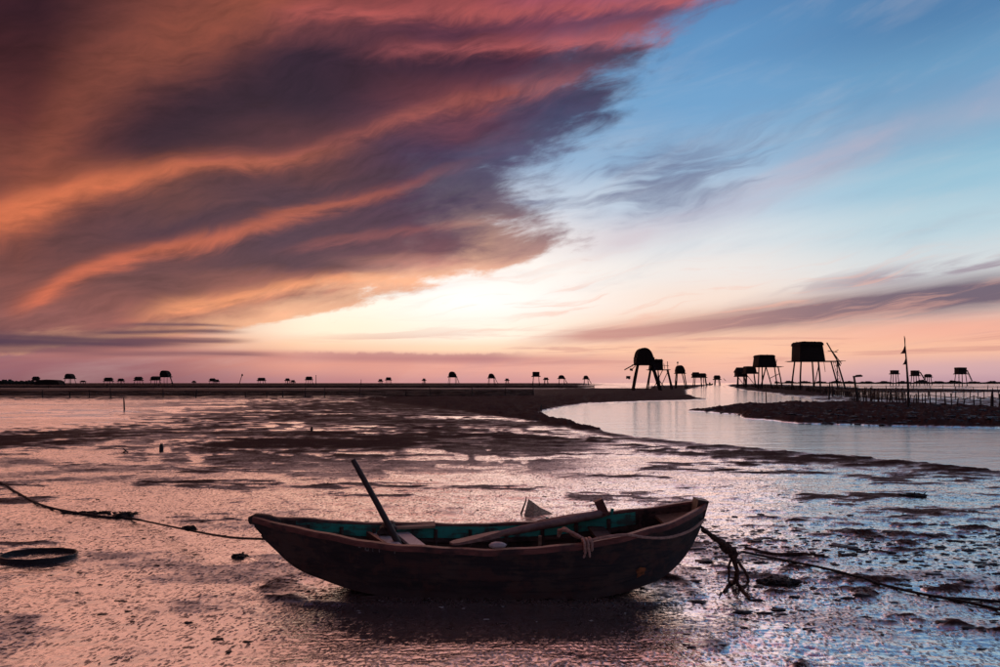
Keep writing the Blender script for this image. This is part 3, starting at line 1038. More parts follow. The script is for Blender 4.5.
thwart(-0.80, -1.13, 0.120, 0.418)
thwart(-0.60, -0.915, 0.120, 0.414)
thwart(0.93, 0.90, 0.15, 0.452, mat='inner')
# cross beam with dark edge beside the first seat board
thwart(-0.885, -1.215, 0.028, 0.425, 'seat_batten', 'rail', 0.05)
# bow deck wedge and breast hook
b = MB()
b.add([(1.42, -0.27, 0.600), (1.42, 0.27, 0.600), (1.72, 0.075, 0.675), (1.72, -0.075, 0.675), (1.42, -0.27, 0.575), (1.42, 0.27, 0.575), (1.72, 0.075, 0.65), (1.72, -0.075, 0.65)],
      [(0, 3, 2, 1), (4, 5, 6, 7), (0, 1, 5, 4), (1, 2, 6, 5), (2, 3, 7, 6), (3, 0, 4, 7)])
b.build('bow_deck', 'inner', boat)
b = MB()
b.add([(-1.72, -0.125, 0.535), (-1.72, 0.125, 0.535), (-2.05, 0.03, 0.59), (-2.05, -0.03, 0.59), (-1.72, -0.125, 0.51), (-1.72, 0.125, 0.51), (-2.05, 0.03, 0.565), (-2.05, -0.03, 0.565)],
      [(0, 1, 2, 3), (7, 6, 5, 4), (4, 5, 1, 0), (5, 6, 2, 1), (6, 7, 3, 2), (7, 4, 0, 3)])
b.build('stern_deck', 'inner', boat)
# thole block on the far gunwale and oar pin
b = MB()
b.box((0.955, 0.42, 0.640), (0.082, 0.05, 0.16), Matrix.Rotation(-0.42, 3, 'Y'), 0.95, 0.004)
b.build('thole_block', 'rail', boat)
for x in (0.44, 0.60, 1.05):
    b = MB()
    y, z = sect(x, 1.0)
    b.tube([(x, y - 0.01, z - 0.03), (x + 0.01, y - 0.01, z + 0.05)], 0.016, 7)
    b.build('peg', 'teal', boat, True)
# small upright in the waist
b = MB()
b.beam((0.36, 0.30, 0.09), (0.37, 0.30, 0.40), 0.03, 0.03, (0, 1, 0))
b.build('prop', 'tan', boat)
# faded registration strokes and a rust patch on the near side
for k, (xc, kind) in enumerate(((-1.16, '-'), (-1.095, '0'), (-1.045, '1'), (-0.99, '1'), (-0.86, '1'))):
    b = MB()
    def on(x, t):
        y, z = sect(x, t, 0.0235)
        return Vector((x, -y - 0.001, z))
    segs = {'1': [(0, -1, 0, 1)], '-': [(-1, 0, 1, 0)], '0': [(-1, -1, -1, 1), (-1, 1, 1, 1), (1, 1, 1, -1), (1, -1, -1, -1)]}[kind]
    for (u0, v0, u1, v1) in segs:
        a = on(xc + u0 * 0.012, 0.945 + v0 * 0.022)
        c_ = on(xc + u1 * 0.012, 0.945 + v1 * 0.022)
        b.beam(a, c_, 0.008, 0.003, (0, -1, 0))
    b.build('faded_digit', 'paint', boat)
b = MB()
pts = []
for k in range(14):
    a = 2 * PI * k / 14
    r = 1 + random.uniform(-0.3, 0.3)
    x = 1.16 + 0.045 * r * math.cos(a)
    t = 0.60 + 0.06 * r * math.sin(a)
    y, z = sect(x, t, 0.0185)
    pts.append((x, -y - 0.001, z))
y, z = sect(1.16, 0.60, 0.022)
pts.append((1.16, -y, z))
b.add(pts, [(k, (k + 1) % 14, 14) for k in range(14)])
b.build('rust_patch', 'rust', boat)

# ---- things in the boat
b = MB()
pb, ptop = Vector((-0.715, 5.75, 0.12)), D(353, 460, 6.0)
b.tube([pb, pb.lerp(ptop, 0.3), pb.lerp(ptop, 0.62) + Vector((0.004, 0, 0.0)), ptop], [0.032, 0.030, 0.027, 0.024], 9)
o = b.build('pole', 'pole', None, True)
tag(o, 'slim dark wooden pole leaning upright out of the boat', 'pole')
# long oar across both rails
oar = empty('oar', (0, 0, 0))
tag(oar, 'long reddish oar lying diagonally across the waist of the boat', 'oar')
oa, ob = Vector((-0.40, 5.455, 0.486)), Vector((0.93, 6.20, 0.585))
od = (ob - oa).normalized()
b = MB()
b.tube([oa + od * 0.42, oa + od * 0.7, oa + od * 1.1, ob], [0.026, 0.036, 0.040, 0.038], 9)
b.build('shaft', 'oar', oar, True)
b = MB()
sdv = od.cross(Vector((0, 0, 1))).normalized()
up_ = sdv.cross(od)
rows = [(0.0, 0.030, 0.008), (0.05, 0.055, 0.010), (0.2, 0.058, 0.014), (0.36, 0.040, 0.022), (0.46, 0.024, 0.024)]
vs, fs = [], []
for d_, w0, t0 in rows:
    p = oa + od * d_
    for i, j in ((-1, -1), (1, -1), (1, 1), (-1, 1)):
        vs.append(p + sdv * i * w0 + up_ * j * t0)
for i in range(len(rows) - 1):
    for k in range(4):
        k2 = (k + 1) % 4
        fs.append((i * 4 + k, i * 4 + 4 + k, i * 4 + 4 + k2, i * 4 + k2))
fs += [(0, 1, 2, 3), tuple((len(rows) - 1) * 4 + k for k in (3, 2, 1, 0))]
b.add(vs, fs)
b.build('blade', 'oar', oar)
# bamboo spar along the far rail
b = MB()
pa, pc = D(538, 524, 6.20), D(606, 513, 6.28)
b.tube([pa, pa.lerp(pc, 0.5) + Vector((0, 0, 0.006)), pc], [0.034, 0.037, 0.030], 8)
o = b.build('spar', 'rail', None, True)
tag(o, 'short reddish spar resting on the far rail beside the block', 'spar')
# board propped on the far rail
b = MB()
pa, pc = D(391, 527.5, 6.22), D(435, 525.5, 6.27)
b.beam(pa, pc, 0.12, 0.02)
b.v = [(x, y, z + (0.018 if (y > 6.26) else 0)) for x, y, z in b.v]
o = b.build('board', 'tan')
tag(o, 'short tan board lying along the far rail behind the seat', 'board')
# dark bundle on the seat
b = MB()
for k in range(7):
    b.blob((-1.02 + random.uniform(-0.05, 0.06), 6.08 + random.uniform(-0.05, 0.05), 0.455 + random.uniform(0, 0.05)), (0.05, 0.045, 0.038), 9, 6, 0.3)
o = b.build('bundle', 'pole', None, True)
tag(o, 'dark crumpled bundle on the boat seat at the foot of the pole', 'bundle')
# pale bailer lying against the near rail
b = MB()
b.blob((-0.02, 5.46, 0.470), (0.075, 0.045, 0.030), 12, 7, 0.06)
o = b.build('float', 'pale', None, True)
tag(o, 'small pale oval float beside the oar blade at the near rail', 'float')

# pale rope: lashed round the near rail, sagging along the outside to the bow
lash = empty('lashing_rope', (0, 0, 0))
tag(lash, 'pale rope lashed to the near rail and sagging forward to the bow', 'rope')


def rail_pt(x, sd, dz=0.0, out=0.0):
    y, z = sect(x, 1.0)
    return Vector((BX + x, BY + sd * (y + out), BZ + z + dz))


def wavy(pts, amp):
    return [Vector(p) + Vector([random.uniform(-amp, amp) for _ in range(3)]) for p in pts]


b = MB()
for k in range(3):
    x0 = 0.665 + 0.028 * k
    loop = [rail_pt(x0, -1, 0.034, -0.03), rail_pt(x0 + 0.005, -1, 0.036, 0.03), rail_pt(x0 + 0.01, -1, 0.010, 0.066), rail_pt(x0 + 0.012, -1, -0.045, 0.055), rail_pt(x0 + 0.014, -1, -0.040, -0.03), rail_pt(x0, -1, 0.034, -0.03)]
    b.tube(curve_pts(loop, 5), 0.0125, 7)
b.build('wrap', 'rope_pale', lash, True)
b = MB()
for q in range(3):
    st = rail_pt(0.68, -1, 0.030, -0.02 - 0.02 * q)
    b.tube(curve_pts([st, st + Vector((-0.07, 0.05, 0.035 - 0.012 * q)), st + Vector((-0.14, 0.13 + 0.02 * q, 0.045)), st + Vector((-0.19, 0.20, 0.03 - 0.03 * q))], 5), 0.014, 7)
b.build('bight', 'rope_pale', lash, True)
for q in (0, 1):
    b = MB()
    st = rail_pt(0.675 + 0.03 * q, -1, -0.02, 0.062)
    b.tube(curve_pts([st, st + Vector((0.004, -0.012, -0.03)), st + Vector((0.012 * (2 * q - 1), -0.01, -0.075))], 4), [0.010] * 8 + [0.005], 6)
    b.build('loose_end', 'rope_pale', lash, True)
b = MB()
run = [rail_pt(0.71, -1, 0.03, 0.04), rail_pt(0.86, -1, 0.035, 0.045), rail_pt(1.02, -1, 0.022, 0.062), rail_pt(1.18, -1, -0.035, 0.066), rail_pt(1.36, -1, -0.085, 0.060), rail_pt(1.52, -1, -0.110, 0.060), rail_pt(1.64, -1, -0.115, 0.066), rail_pt(1.74, -1, -0.110, 0.050), Vector((1.80, BY - 0.01, 0.60))]
b.tube(curve_pts(run, 7), 0.0115, 7)
b.build('run', 'rope_pale', lash, True)

# stern mooring rope on the left
b = MB()
seq = [Vector((-2.035, 5.85, 0.43)), Vector((-2.6, 6.42, 0.315)), Vector((-3.3, 7.20, 0.20)), Vector((-4.05, 8.0, 0.10)), G(130, 520, 0.035), G(96, 516, 0.035), G(45, 507, 0.03), G(15, 492, 0.03), G(0, 485, 0.03), G(-40, 470, 0.03)]
seq = [Vector((p.x, p.y, max(p.z, gz(p.x, p.y) + 0.016) if i > 3 else p.z)) for i, p in enumerate(seq)]
cp = curve_pts(seq, 12)
b.tube(cp, [0.011 if i < 45 else 0.016 for i in range(len(cp))], 7)
o = b.build('mooring_rope', 'rope_dark', None, True)
tag(o, 'dark mooring rope running from the left end of the boat to the left edge', 'rope')


def weed(name, c, r, n, label, hgt=0.06, mat='weed', cat='seaweed'):
    b = MB()
    for k in range(n):
        a = random.uniform(0, 2 * PI)
        q = math.sqrt(random.random())
        env = 1 - 0.75 * q
        p = Vector((c[0] + r[0] * q * math.cos(a), c[1] + r[1] * q * math.sin(a), c[2]))
        if k % 3:
            rr = random.uniform(0.35, 0.8) * hgt * (0.4 + env)
            b.blob(p, (rr * random.uniform(0.8, 1.8), rr, rr * 0.6), 7, 5, 0.45)
        else:
            d_ = Vector((random.uniform(-1, 1), random.uniform(-1, 1), random.uniform(0.0, 0.5))).normalized()
            L = random.uniform(0.6, 1.5) * hgt
            b.tube([p, p + d_ * L * 0.5 + Vector((0, 0, hgt * 0.35 * env)), p + d_ * L + Vector((0, 0, -hgt * 0.2))], [0.008, 0.007, 0.003], 5)
    o = b.build(name, mat, None, True)
    return tag(o, label, cat)


p = G(100, 515.5); weed('seaweed', (p.x, p.y, gz(p.x, p.y) + 0.01), (0.55, 0.07), 44, 'long heap of black weed caught along the left mooring rope', 0.05)
p = G(124, 520); weed('seaweed', (p.x, p.y, gz(p.x, p.y) + 0.015), (0.10, 0.08), 24, 'small knot of black weed on the left mooring rope', 0.10)
weed('seaweed', (-3.41, 7.32, 0.205), (0.018, 0.02), 9, 'dark tuft of weed hanging on the raised part of the left mooring rope', 0.07)
p = G(240, 559); weed('seaweed', (p.x, p.y, gz(p.x, p.y) + 0.005), (0.06, 0.05), 16, 'small dark scrap of weed on the mud below the left end of the boat', 0.06)
p = G(778, 585); weed('seaweed', (p.x, p.y, gz(p.x, p.y) + 0.015), (0.17, 0.08), 40, 'dark heap of weed on the mud right of the rope tangle', 0.07)
p = G(914, 498); weed('seaweed', (p.x, p.y, gz(p.x, p.y) + 0.01), (0.22, 0.09), 36, 'small dark heap of weed on the pale mud at right', 0.07)

# bow mooring rope on the right: frayed tangle, then a long line over the mud
tang = empty('rope_tangle', G(742, 590))
tag(tang, 'frayed brown rope tangle hanging from the bow down to the mud', 'rope')
loc = tang.location


def tpart(name, pts, rad, mat='rope_brown'):
    b = MB()
    cp = curve_pts(pts, 8)
    if isinstance(rad, tuple):
        rad = [rad[0] + (rad[1] - rad[0]) * i / (len(cp) - 1) for i in range(len(cp))]
    b.tube([q - loc for q in wavy(cp, 0.004)], rad, 7)
    return b.build(name, mat, tang, True)


bow = Vector((1.765, BY - 0.03, 0.52))
k1 = D(722, 543, 5.72)
k2 = D(733, 556, 5.66)
k3 = D(737, 572, 5.72)
tpart('strand', [bow, D(711, 535, 5.80), k1, k2], (0.018, 0.026))
tpart('strand', [bow + Vector((0, 0.02, 0.02)), D(713, 538, 5.79), k1 + Vector((0, 0, -0.02)), k2], (0.012, 0.018))
b = MB()
for q in range(16):
    t = q / 15
    p = k1.lerp(k2, t * 1.15) - loc
    b.blob(p + Vector([random.uniform(-0.02, 0.02) for _ in range(3)]), (0.035, 0.03, 0.028), 8, 5, 0.35)
b.build('knot', 'rope_brown', tang, True)
def gnd(px, py, dz=0.012):
    p = G(px, py)
    return Vector((p.x, p.y, gz(p.x, p.y) + dz))
tpart('strand', [k2, k3, D(734, 583, 5.80), gnd(731, 585), gnd(724, 595)], (0.022, 0.012))
tpart('strand', [k2, D(741, 566, 5.68), D(747, 575, 5.75), gnd(748, 585), gnd(743, 590), gnd(736, 586), D(735, 578, 5.75)], (0.014, 0.010))
tpart('strand', [k3, D(737, 582, 5.78), gnd(740, 590), gnd(746, 597), gnd(750, 602)], (0.020, 0.010))
tpart('strand', [k2, D(729, 566, 5.75), gnd(728, 590), gnd(719, 598)], (0.012, 0.006))

b = MB()
seq = [gnd(742, 556, 0.02), gnd(765, 559, 0.016), gnd(800, 567, 0.016), gnd(840, 577, 0.016), gnd(880, 587, 0.016), gnd(920, 597, 0.016), gnd(960, 605, 0.016), gnd(1000, 614, 0.016), gnd(1060, 628, 0.016), gnd(1120, 640, 0.016)]
cp = [k2] + curve_pts(seq, 10)
cp = [Vector((p.x, p.y, max(p.z, gz(p.x, p.y) + 0.008))) for p in cp]
b.tube(cp, 0.012, 7)
o = b.build('mooring_rope', 'rope_dark', None, True)
tag(o, 'dark mooring rope lying over the mud from the bow tangle to the right edge', 'rope')
b = MB()
seq = [gnd(945, 601.5, 0.014), gnd(970, 602.5, 0.014), gnd(1000, 605, 0.014), gnd(1080, 612, 0.014)]
b.tube(curve_pts(seq, 8), 0.013, 7)
o = b.build('rope_end', 'rope_dark', None, True)
tag(o, 'second short dark line on the mud joining the rope near the right edge', 'rope')
b = MB()
seq = [gnd(745, 551, 0.016), gnd(772, 556, 0.016), gnd(800, 558, 0.016), gnd(825, 560, 0.016)]
b.tube(wavy(curve_pts(seq, 6), 0.006), [0.015] * 19, 7)
o = b.build('rope_end', 'rope_brown', None, True)
tag(o, 'short thick brown rope length on the mud just right of the tangle', 'rope')

# ---- hoop on the left
hp = G(38.5, 560.5)
hz = gz(hp.x, hp.y)
hoop = empty('basket_hoop', (hp.x, hp.y, hz))
tag(hoop, 'round black basket hoop lying on the mud at lower left', 'basket')
b = MB()
R0 = 0.365
ring = [(R0 * math.cos(2 * PI * k / 48), R0 * 0.64 * math.sin(2 * PI * k / 48), 0.046 + 0.002 * math.sin(1.3 * k)) for k in range(49)]
b.tube(ring, 0.012, 7, False)
b.build('rim', 'rubber', hoop, True)
b = MB()
vs, fs = [], []
for k in range(48):
    a = 2 * PI * k / 48
    for r, z in ((R0 + 0.004, 0.045), (R0 - 0.002, -0.02), (R0 - 0.012, -0.02), (R0 - 0.006, 0.045)):
        vs.append((r * math.cos(a), r * 0.64 * math.sin(a), z))
for k in range(48):
    k2 = (k + 1) % 48
    for j in range(4):
        j2 = (j + 1) % 4
        fs.append((k * 4 + j, k2 * 4 + j, k2 * 4 + j2, k * 4 + j2))
b.add(vs, fs)
b.build('wall', 'rubber', hoop, True)
b = MB()
b.tube([(-R0 - 0.05, 0.02, 0.03), (-R0 - 0.01, 0.0, 0.055)], 0.014, 6)
b.build('lug', 'rubber', hoop)

# ---- little net trap behind the boat
np_ = G(535, 516)
trap = empty('net_heap', (np_.x, np_.y, gz(np_.x, np_.y)))
tag(trap, 'small tented heap of brown netting on the mud behind the boat', 'net')
b = MB()
vs, fs = [], []
apex = [(-0.09, 0.0, 0.20), (-0.02, 0.02, 0.15), (0.07, 0.0, 0.085), (0.20, 0.0, 0.012)]
ft = [(-0.15, -0.10, 0.0), (-0.02, -0.14, 0.0), (0.09, -0.12, 0.0), (0.24, -0.03, 0.0)]
bk_ = [(-0.13, 0.12, 0.0), (-0.01, 0.14, 0.0), (0.10, 0.11, 0.0), (0.24, 0.03, 0.0)]
vs = ft + apex + bk_
for i in range(3):
    fs += [(i, i + 1, 5 + i, 4 + i), (4 + i, 5 + i, 9 + i, 8 + i)]
fs += [(0, 4, 8)]
b.add(vs, fs)
b.build('netting', 'netting', trap)
b = MB()
b.tube([(-0.19, -0.02, 0.0), (-0.125, 0.0, 0.17), (-0.115, 0.0, 0.235)], [0.014, 0.010, 0.006], 6)
b.build('stick', 'pole', trap, True)

# ------------------------------------------------------------------ stilt huts
HUTS = 0


def tri_roof(b, x0, x1, y0, y1, z0, z1, over):
    zc = z1
    b.add([(x0 - over, y0 - over, z0), (x1 + over, y0 - over, z0), (x1 + over, y1 + over, z0), (x0 - over, y1 + over, z0), (x0 + 0.1, (y0 + y1) / 2, zc), (x1 - 0.1, (y0 + y1) / 2, zc)],
          [(0, 1, 5, 4), (2, 3, 4, 5), (3, 0, 4), (1, 2, 5), (3, 2, 1, 0)])


def hut_tower(px, Y, spec, label, group=None):
    """spec in photo pixels relative to px: hut (x0,x1,ytop,yfloor), style, deck (x0,x1), legs [(xt,xb)], base y, ladders, poles"""
    global HUTS
    s = Y / FPX
    cx = (px - 500) * s
    base_z = gz(cx, Y) if Y < 700 else 0.0
    root = empty('stilt_hut', (cx, Y, base_z))
    tag(root, label, 'stilt hut', group)
    zz = lambda py: CAM_H - (py - HOR) * s - base_z
    x0, x1, yt, yf = spec['hut']
    x0, x1, zt, zf = x0 * s, x1 * s, zz(yt), zz(yf)
    dpt = spec.get('depth', 0.8) * (x1 - x0)
    H = zt - zf
    style = spec['style']
    big = spec.get('big', False)
    # wall
    wall_h = H * {'dome': 0.42, 'box': 0.80, 'gable': 0.45}[style]
    sk = spec.get('skew', (0.0, 0.0))
    b = MB()
    wx0, wx1 = x0, x1
    if style == 'box':
        top0, top1 = x0 + sk[0] * s, x1 + sk[1] * s
    else:
        top0, top1 = x0, x1
    tt = wall_h / H
    tx0, tx1 = x0 + (top0 - x0) * tt, x1 + (top1 - x1) * tt
    vs = [(wx0, -dpt / 2, zf), (wx1, -dpt / 2, zf), (wx1, dpt / 2, zf), (wx0, dpt / 2, zf),
          (tx0, -dpt / 2, zf + wall_h), (tx1, -dpt / 2, zf + wall_h), (tx1, dpt / 2, zf + wall_h), (tx0, dpt / 2, zf + wall_h)]
    b.add(vs, [(3, 2, 1, 0), (4, 5, 6, 7), (0, 1, 5, 4), (1, 2, 6, 5), (2, 3, 7, 6), (3, 0, 4, 7)])
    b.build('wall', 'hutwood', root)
    # roof
    b = MB()
    ov = 0.05 * (x1 - x0)
    def dome_pt(q):
        t = 1 - abs(2 * q - 1) ** 1.6
        half = (x1 - x0) / 2 * (1 - 0.34 * t) * (1 - t ** 5) ** 0.5 + 0.01
        return (x0 + x1) / 2 + (-half if q < 0.5 else half) - 0.06 * (x1 - x0) * t, zf + wall_h * 0.5 + (H - wall_h * 0.5) * t

    if style == 'dome':
        n = 16 if big else 10
        prof = []
        for k in range(n + 1):
            prof.append(dome_pt(k / n))
        vs = [(x, -dpt / 2 - ov, z) for x, z in prof] + [(x, dpt / 2 + ov, z) for x, z in prof]
        fs = [(k, k + 1, n + 2 + k, n + 1 + k) for k in range(n)] + [tuple(range(n, -1, -1)), tuple(range(n + 1, 2 * n + 2))]
        fs.append((0, n + 1, 2 * n + 1, n))
        b.add(vs, fs)
    elif style == 'gable':
        tri_roof(b, x0, x1, -dpt / 2, dpt / 2, zf + wall_h * 0.9, zt, ov * 2)
    else:
        zr = zf + wall_h * 1.002
        r0, r1 = tx0 - ov * 0.4, tx1 + ov * 0.4
        n = 5
        prof = [(r0, zr), (r0 + 0.03 * (r1 - r0), zr + (H - wall_h) * 0.66), (r0 + 0.10 * (r1 - r0), zt), (r1 - 0.10 * (r1 - r0), zt - 0.02 * H), (r1 - 0.02 * (r1 - r0), zr + (H - wall_h) * 0.55), (r1, zr)]
        vs = [(x, -dpt / 2 - ov, z) for x, z in prof] + [(x, dpt / 2 + ov, z) for x, z in prof]
        m_ = len(prof)
        fs = [(k, k + 1, m_ + k + 1, m_ + k) for k in range(m_ - 1)] + [tuple(range(m_ - 1, -1, -1)), tuple(range(m_, 2 * m_)), (0, m_, 2 * m_ - 1, m_ - 1)]
        b.add(vs, fs)
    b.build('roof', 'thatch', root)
    # loose thatch ends on the near huts
    if big and style == 'box':
        b = MB()
        for k in range(90):
            q = random.random()
            sy = random.choice((-1, 1))
            if random.random() < 0.6:
                p = Vector((tx0 + (tx1 - tx0) * q, sy * dpt * 0.52, zf + wall_h * random.uniform(0.92, 1.06)))
                d_ = Vector((random.uniform(-0.3, 0.3), sy * 0.25, -1.0))
            else:
                p = Vector((tx0 + (tx1 - tx0) * (0.06 + 0.88 * q), random.uniform(-0.4, 0.4) * dpt, zt - 0.05))
                d_ = Vector((random.uniform(-1, 1), 0, random.uniform(0.1, 0.6)))
            b.tube([p, p + d_ * random.uniform(0.15, 0.5)], [0.05, 0.015], 4)
        tag(b.build('thatch_ends', 'thatch', root), kind='stuff')
    if big and style != 'box':
        b = MB()
        for k in range(70):
            q = random.uniform(0.02, 0.98)
            xx, z = dome_pt(q)
            d_ = Vector(((q - 0.5) * 0.7, 0, random.uniform(-0.3, 0.3)))
            p = Vector((xx, random.uniform(-dpt / 2, dpt / 2), z))
            b.tube([p, p + d_ * random.uniform(0.2, 0.6)], [0.05, 0.015], 4)
        tag(b.build('thatch_ends', 'thatch', root), kind='stuff')
    # deck
    d0, d1 = spec.get('deck', (spec['hut'][0] - 1, spec['hut'][1] + 1))
    d0, d1 = d0 * s, d1 * s
    th = max(0.16, 0.9 * s)
    if big:
        npl = 7
        wpl = (dpt + 0.5) / npl
        fl = MB(); fl.beam((d0 * 0.98, 0, zf - th * 0.75), (d1 * 0.98, 0, zf - th * 0.75), dpt * 0.8, th * 0.45)
        fl = fl.build('platform', 'stilt', root)
        for k in range(npl):
            b = MB()
            yy = -dpt / 2 - 0.25 + wpl * (k + 0.5)
            b.beam((d0 - random.uniform(0, 0.3), yy, zf - th * 0.25), (d1 + random.uniform(0, 0.35), yy, zf - th * 0.25), wpl * 0.9, th * 0.42)
            b.build('plank', 'stilt', fl)
    else:
        b = MB()
        b.beam((d0, 0, zf - th * 0.5), (d1, 0, zf - th * 0.5), dpt + 0.3, th)
        b.build('platform', 'stilt', root)
    # legs
    lw = spec.get('lw', 0.9) * s
    tops = []
    for i, (xt, xb) in enumerate(spec['legs']):
        sy = -1 if i % 2 == 0 else 1
        b = MB()
        a = Vector((xt * s, sy * dpt * 0.42, zf - th * 0.5))
        c_ = Vector((xb * s, sy * dpt * 0.62, -0.25))
        midp = a.lerp(c_, 0.5) + Vector((random.uniform(-0.1, 0.1), 0, 0))
        b.tube([a + (a - c_).normalized() * 0.2, midp, c_], [lw * 0.42, lw * 0.46, lw * 0.5], 6)
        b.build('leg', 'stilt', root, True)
        tops.append((a, c_))
    for i, j, t0, t1 in spec.get('brace', []):
        a = tops[i][0].lerp(tops[i][1], t0); c_ = tops[j][0].lerp(tops[j][1], t1)
        b = MB(); b.tube([a, c_], lw * 0.28, 5); b.build('brace', 'stilt', root)
    for (xa, ya, xb, yb, w) in spec.get('poles', []):
        b = MB()
        a = Vector((xa * s, -dpt * 0.3, zz(ya))); c_ = Vector((xb * s, -dpt * 0.35, zz(yb)))
        b.tube([a, c_], w * s * 0.5, 6)
        b.build('pole', 'stilt', root)
    for (xa, ya, xb, yb, w) in spec.get('ladder', []):
        a = Vector((xa * s, 0, zz(ya))); c_ = Vector((xb * s, 0, zz(yb)))
        lad = MB()
        ww = w * s
        r_ = 0.22 * s if big else 0.3 * s
        for sy in (-1, 1):
            lad.tube([a + Vector((0, sy * ww, 0)), c_ + Vector((0, sy * ww, 0))], r_, 5)
        lad = lad.build('ladder', 'stilt', root)
        if big:
            for k in range(9):
                t = (k + 0.5) / 9
                p = a.lerp(c_, t)
                b = MB(); b.tube([p - Vector((0, ww * 1.1, 0)), p + Vector((0, ww * 1.1, 0))], r_ * 0.8, 5); b.build('rung', 'stilt', lad)
    for (xc, yc, w, h_) in spec.get('rags', []):
        b = MB()
        z0 = zz(yc)
        ww, hh = w * s, h_ * s
        vs, fs = [], []
        for i in range(4):
            for j in range(4):
                vs.append((xc * s - ww / 2 + ww * i / 3, -dpt * 0.3 + 0.12 * math.sin(i * 2 + j), z0 - hh * j / 3 * (1 - 0.2 * math.sin(i * 2.2))))
        for i in range(3):
            for j in range(3):
                a = i * 4 + j
                fs.append((a, a + 1, a + 5, a + 4))
        b.add(vs, fs)
        b.build('hanging_cloth', 'cloth_dark', root)
    HUTS += 1
    return root


# near huts, left bank
hut_tower(643.5, 150, dict(hut=(-8.5, 9.5, 348, 364.5), style='dome', big=True, deck=(-10, 10), lw=2.2,
          legs=[(-6.5, -12), (-5, -9.5), (8, 16), (9.5, 18.5)], brace=[(0, 1, 0.5, 0.9), (2, 3, 0.2, 0.8)],
          poles=[(-8, 363.5, -20, 370, 1.2), (-9, 366, -13, 370, 0.8)], rags=[(-13, 368.5, 3, 2.4), (-16, 376, 4.2, 3)]),
          'tall thatched dome hut on splayed stilts at the tip of the left spit', 'stilt huts on the mudflats')
hut_tower(656, 172, dict(hut=(-6.5, 6, 359.3, 369.5), style='box', big=True, deck=(-8, 13), lw=1.3, skew=(1.5, -0.5),
          legs=[(-7, -11), (-4, -6.5), (1, 2), (3, 6.5), (11, 15.5), (12, 17)], brace=[(2, 3, 0.1, 0.9), (4, 5, 0.1, 0.8), (0, 1, 0.2, 0.9)],
          poles=[(8, 369, 7, 363.5, 0.6), (11, 369, 10.5, 361.5, 0.7), (6, 365.5, 12, 366, 0.5), (-5, 370, 8, 388, 0.8), (6, 370, -3, 388, 0.8), (12, 369.5, 4, 387, 0.7)]),
          'box hut with open deck on stilts right behind the dome hut', 'stilt huts on the mudflats')
hut_tower(680, 205, dict(hut=(-4.2, 4.2, 365.3, 373), style='dome', big=True, deck=(-5, 5), lw=1.2, depth=0.9,
          legs=[(-3.6, -5), (-3, -3.6), (3.4, 6), (3, 7)], brace=[(0, 1, 0.3, 0.8)], poles=[(-3, 365.5, -3, 361.5, 0.5)], rags=[(-2.9, 362, 1.6, 1.5)]),
          'narrow hooded hut on four stilts with a small flag, left bank of the channel', 'stilt huts on the mudflats')
hut_tower(697, 330, dict(hut=(-4.5, 2, 372.2, 377), style='gable', deck=(-5, 8), lw=0.9,
          legs=[(-4, -5), (-1, -1.5), (3, 4), (7, 8)], poles=[(2, 374, 8, 377, 1.0)]),
          'low gabled far hut with trailing deck, left of the channel mouth', 'stilt huts on the mudflats')
hut_tower(703, 345, dict(hut=(-3.2, 2.6, 373.2, 377), style='gable', lw=0.8, legs=[(-2, -2.5), (-1, -1), (2, 3.2), (2.4, 4)]),
          'small gabled far hut touching the low hut left of the channel mouth', 'stilt huts on the mudflats')
hut_tower(717, 560, dict(hut=(-2.6, 2.6, 375.3, 379), style='gable', lw=0.8, legs=[(-2, -2.6), (-1.6, -2), (1.8, 2.6), (2, 3)], poles=[(6, 378.5, 8.5, 381, 0.5)]),
          'tiny far hut right at the mouth of the channel', 'stilt huts on the mudflats')
# right bank
hut_tower(808, 150, dict(hut=(-12.5, 12.8, 342, 361), style='box', big=True, deck=(-18, 31), lw=1.7, skew=(0.6, -3.2), depth=0.75,
          legs=[(-10.5, -13), (-9.8, -11.5), (6.5, 7), (8, 11.5), (25, 32), (27, 37)], brace=[(2, 3, 0.15, 0.9), (4, 5, 0.0, 0.8)],
          poles=[(16, 343, 29, 366, 1.2), (21, 351, 30, 364, 0.9), (17, 351, 26, 352.5, 0.7), (24, 352, 27, 350, 0.6), (13, 361, 14, 372, 0.5)],
          ladder=[(26, 361, 34, 390, 2.0)]),
          'largest box hut on tall stilts with a long deck and leaning poles, right bank', 'stilt huts on the mudflats')
hut_tower(765.5, 182, dict(hut=(-10.3, 8, 355, 366.5), style='box', big=True, deck=(-11, 14), lw=1.3, skew=(1.6, -2.2),
          legs=[(-9, -11), (-1, 0.5), (-2, -9), (3, 11), (10, 13), (11.5, 16)], brace=[(1, 2, 0.5, 0.2), (3, 4, 0.5, 0.3)],
          poles=[(7, 356, 9, 366, 0.7), (9.5, 360, 8, 366, 0.5)]),
          'square box hut on crossed stilts, left neighbour of the largest hut', 'stilt huts on the mudflats')
hut_tower(749.5, 235, dict(hut=(-5, 5.8, 366.3, 373), style='box', lw=1.1, skew=(0.5, -1.5), deck=(-6, 8),
          legs=[(-4, -5), (-2, -2), (3, 4), (6, 8.5)], brace=[(0, 2, 0.1, 0.8), (2, 3, 0.2, 0.8)], poles=[(5, 372, 8, 373, 0.8)]),
          'small box hut between the square hut and the slanted-roof hut on the right bank', 'stilt huts on the mudflats')
hut_tower(741, 245, dict(hut=(-5, 4, 367.4, 376), style='gable', lw=1.1, depth=1.0, deck=(-5.5, 5),
          legs=[(-4, -4.5), (-2, -2), (2, 2.5), (4, 5)], brace=[(0, 2, 0.1, 0.9)]),
          'slanted-roof hut at the tip of the right bank beside the channel', 'stilt huts on the mudflats')
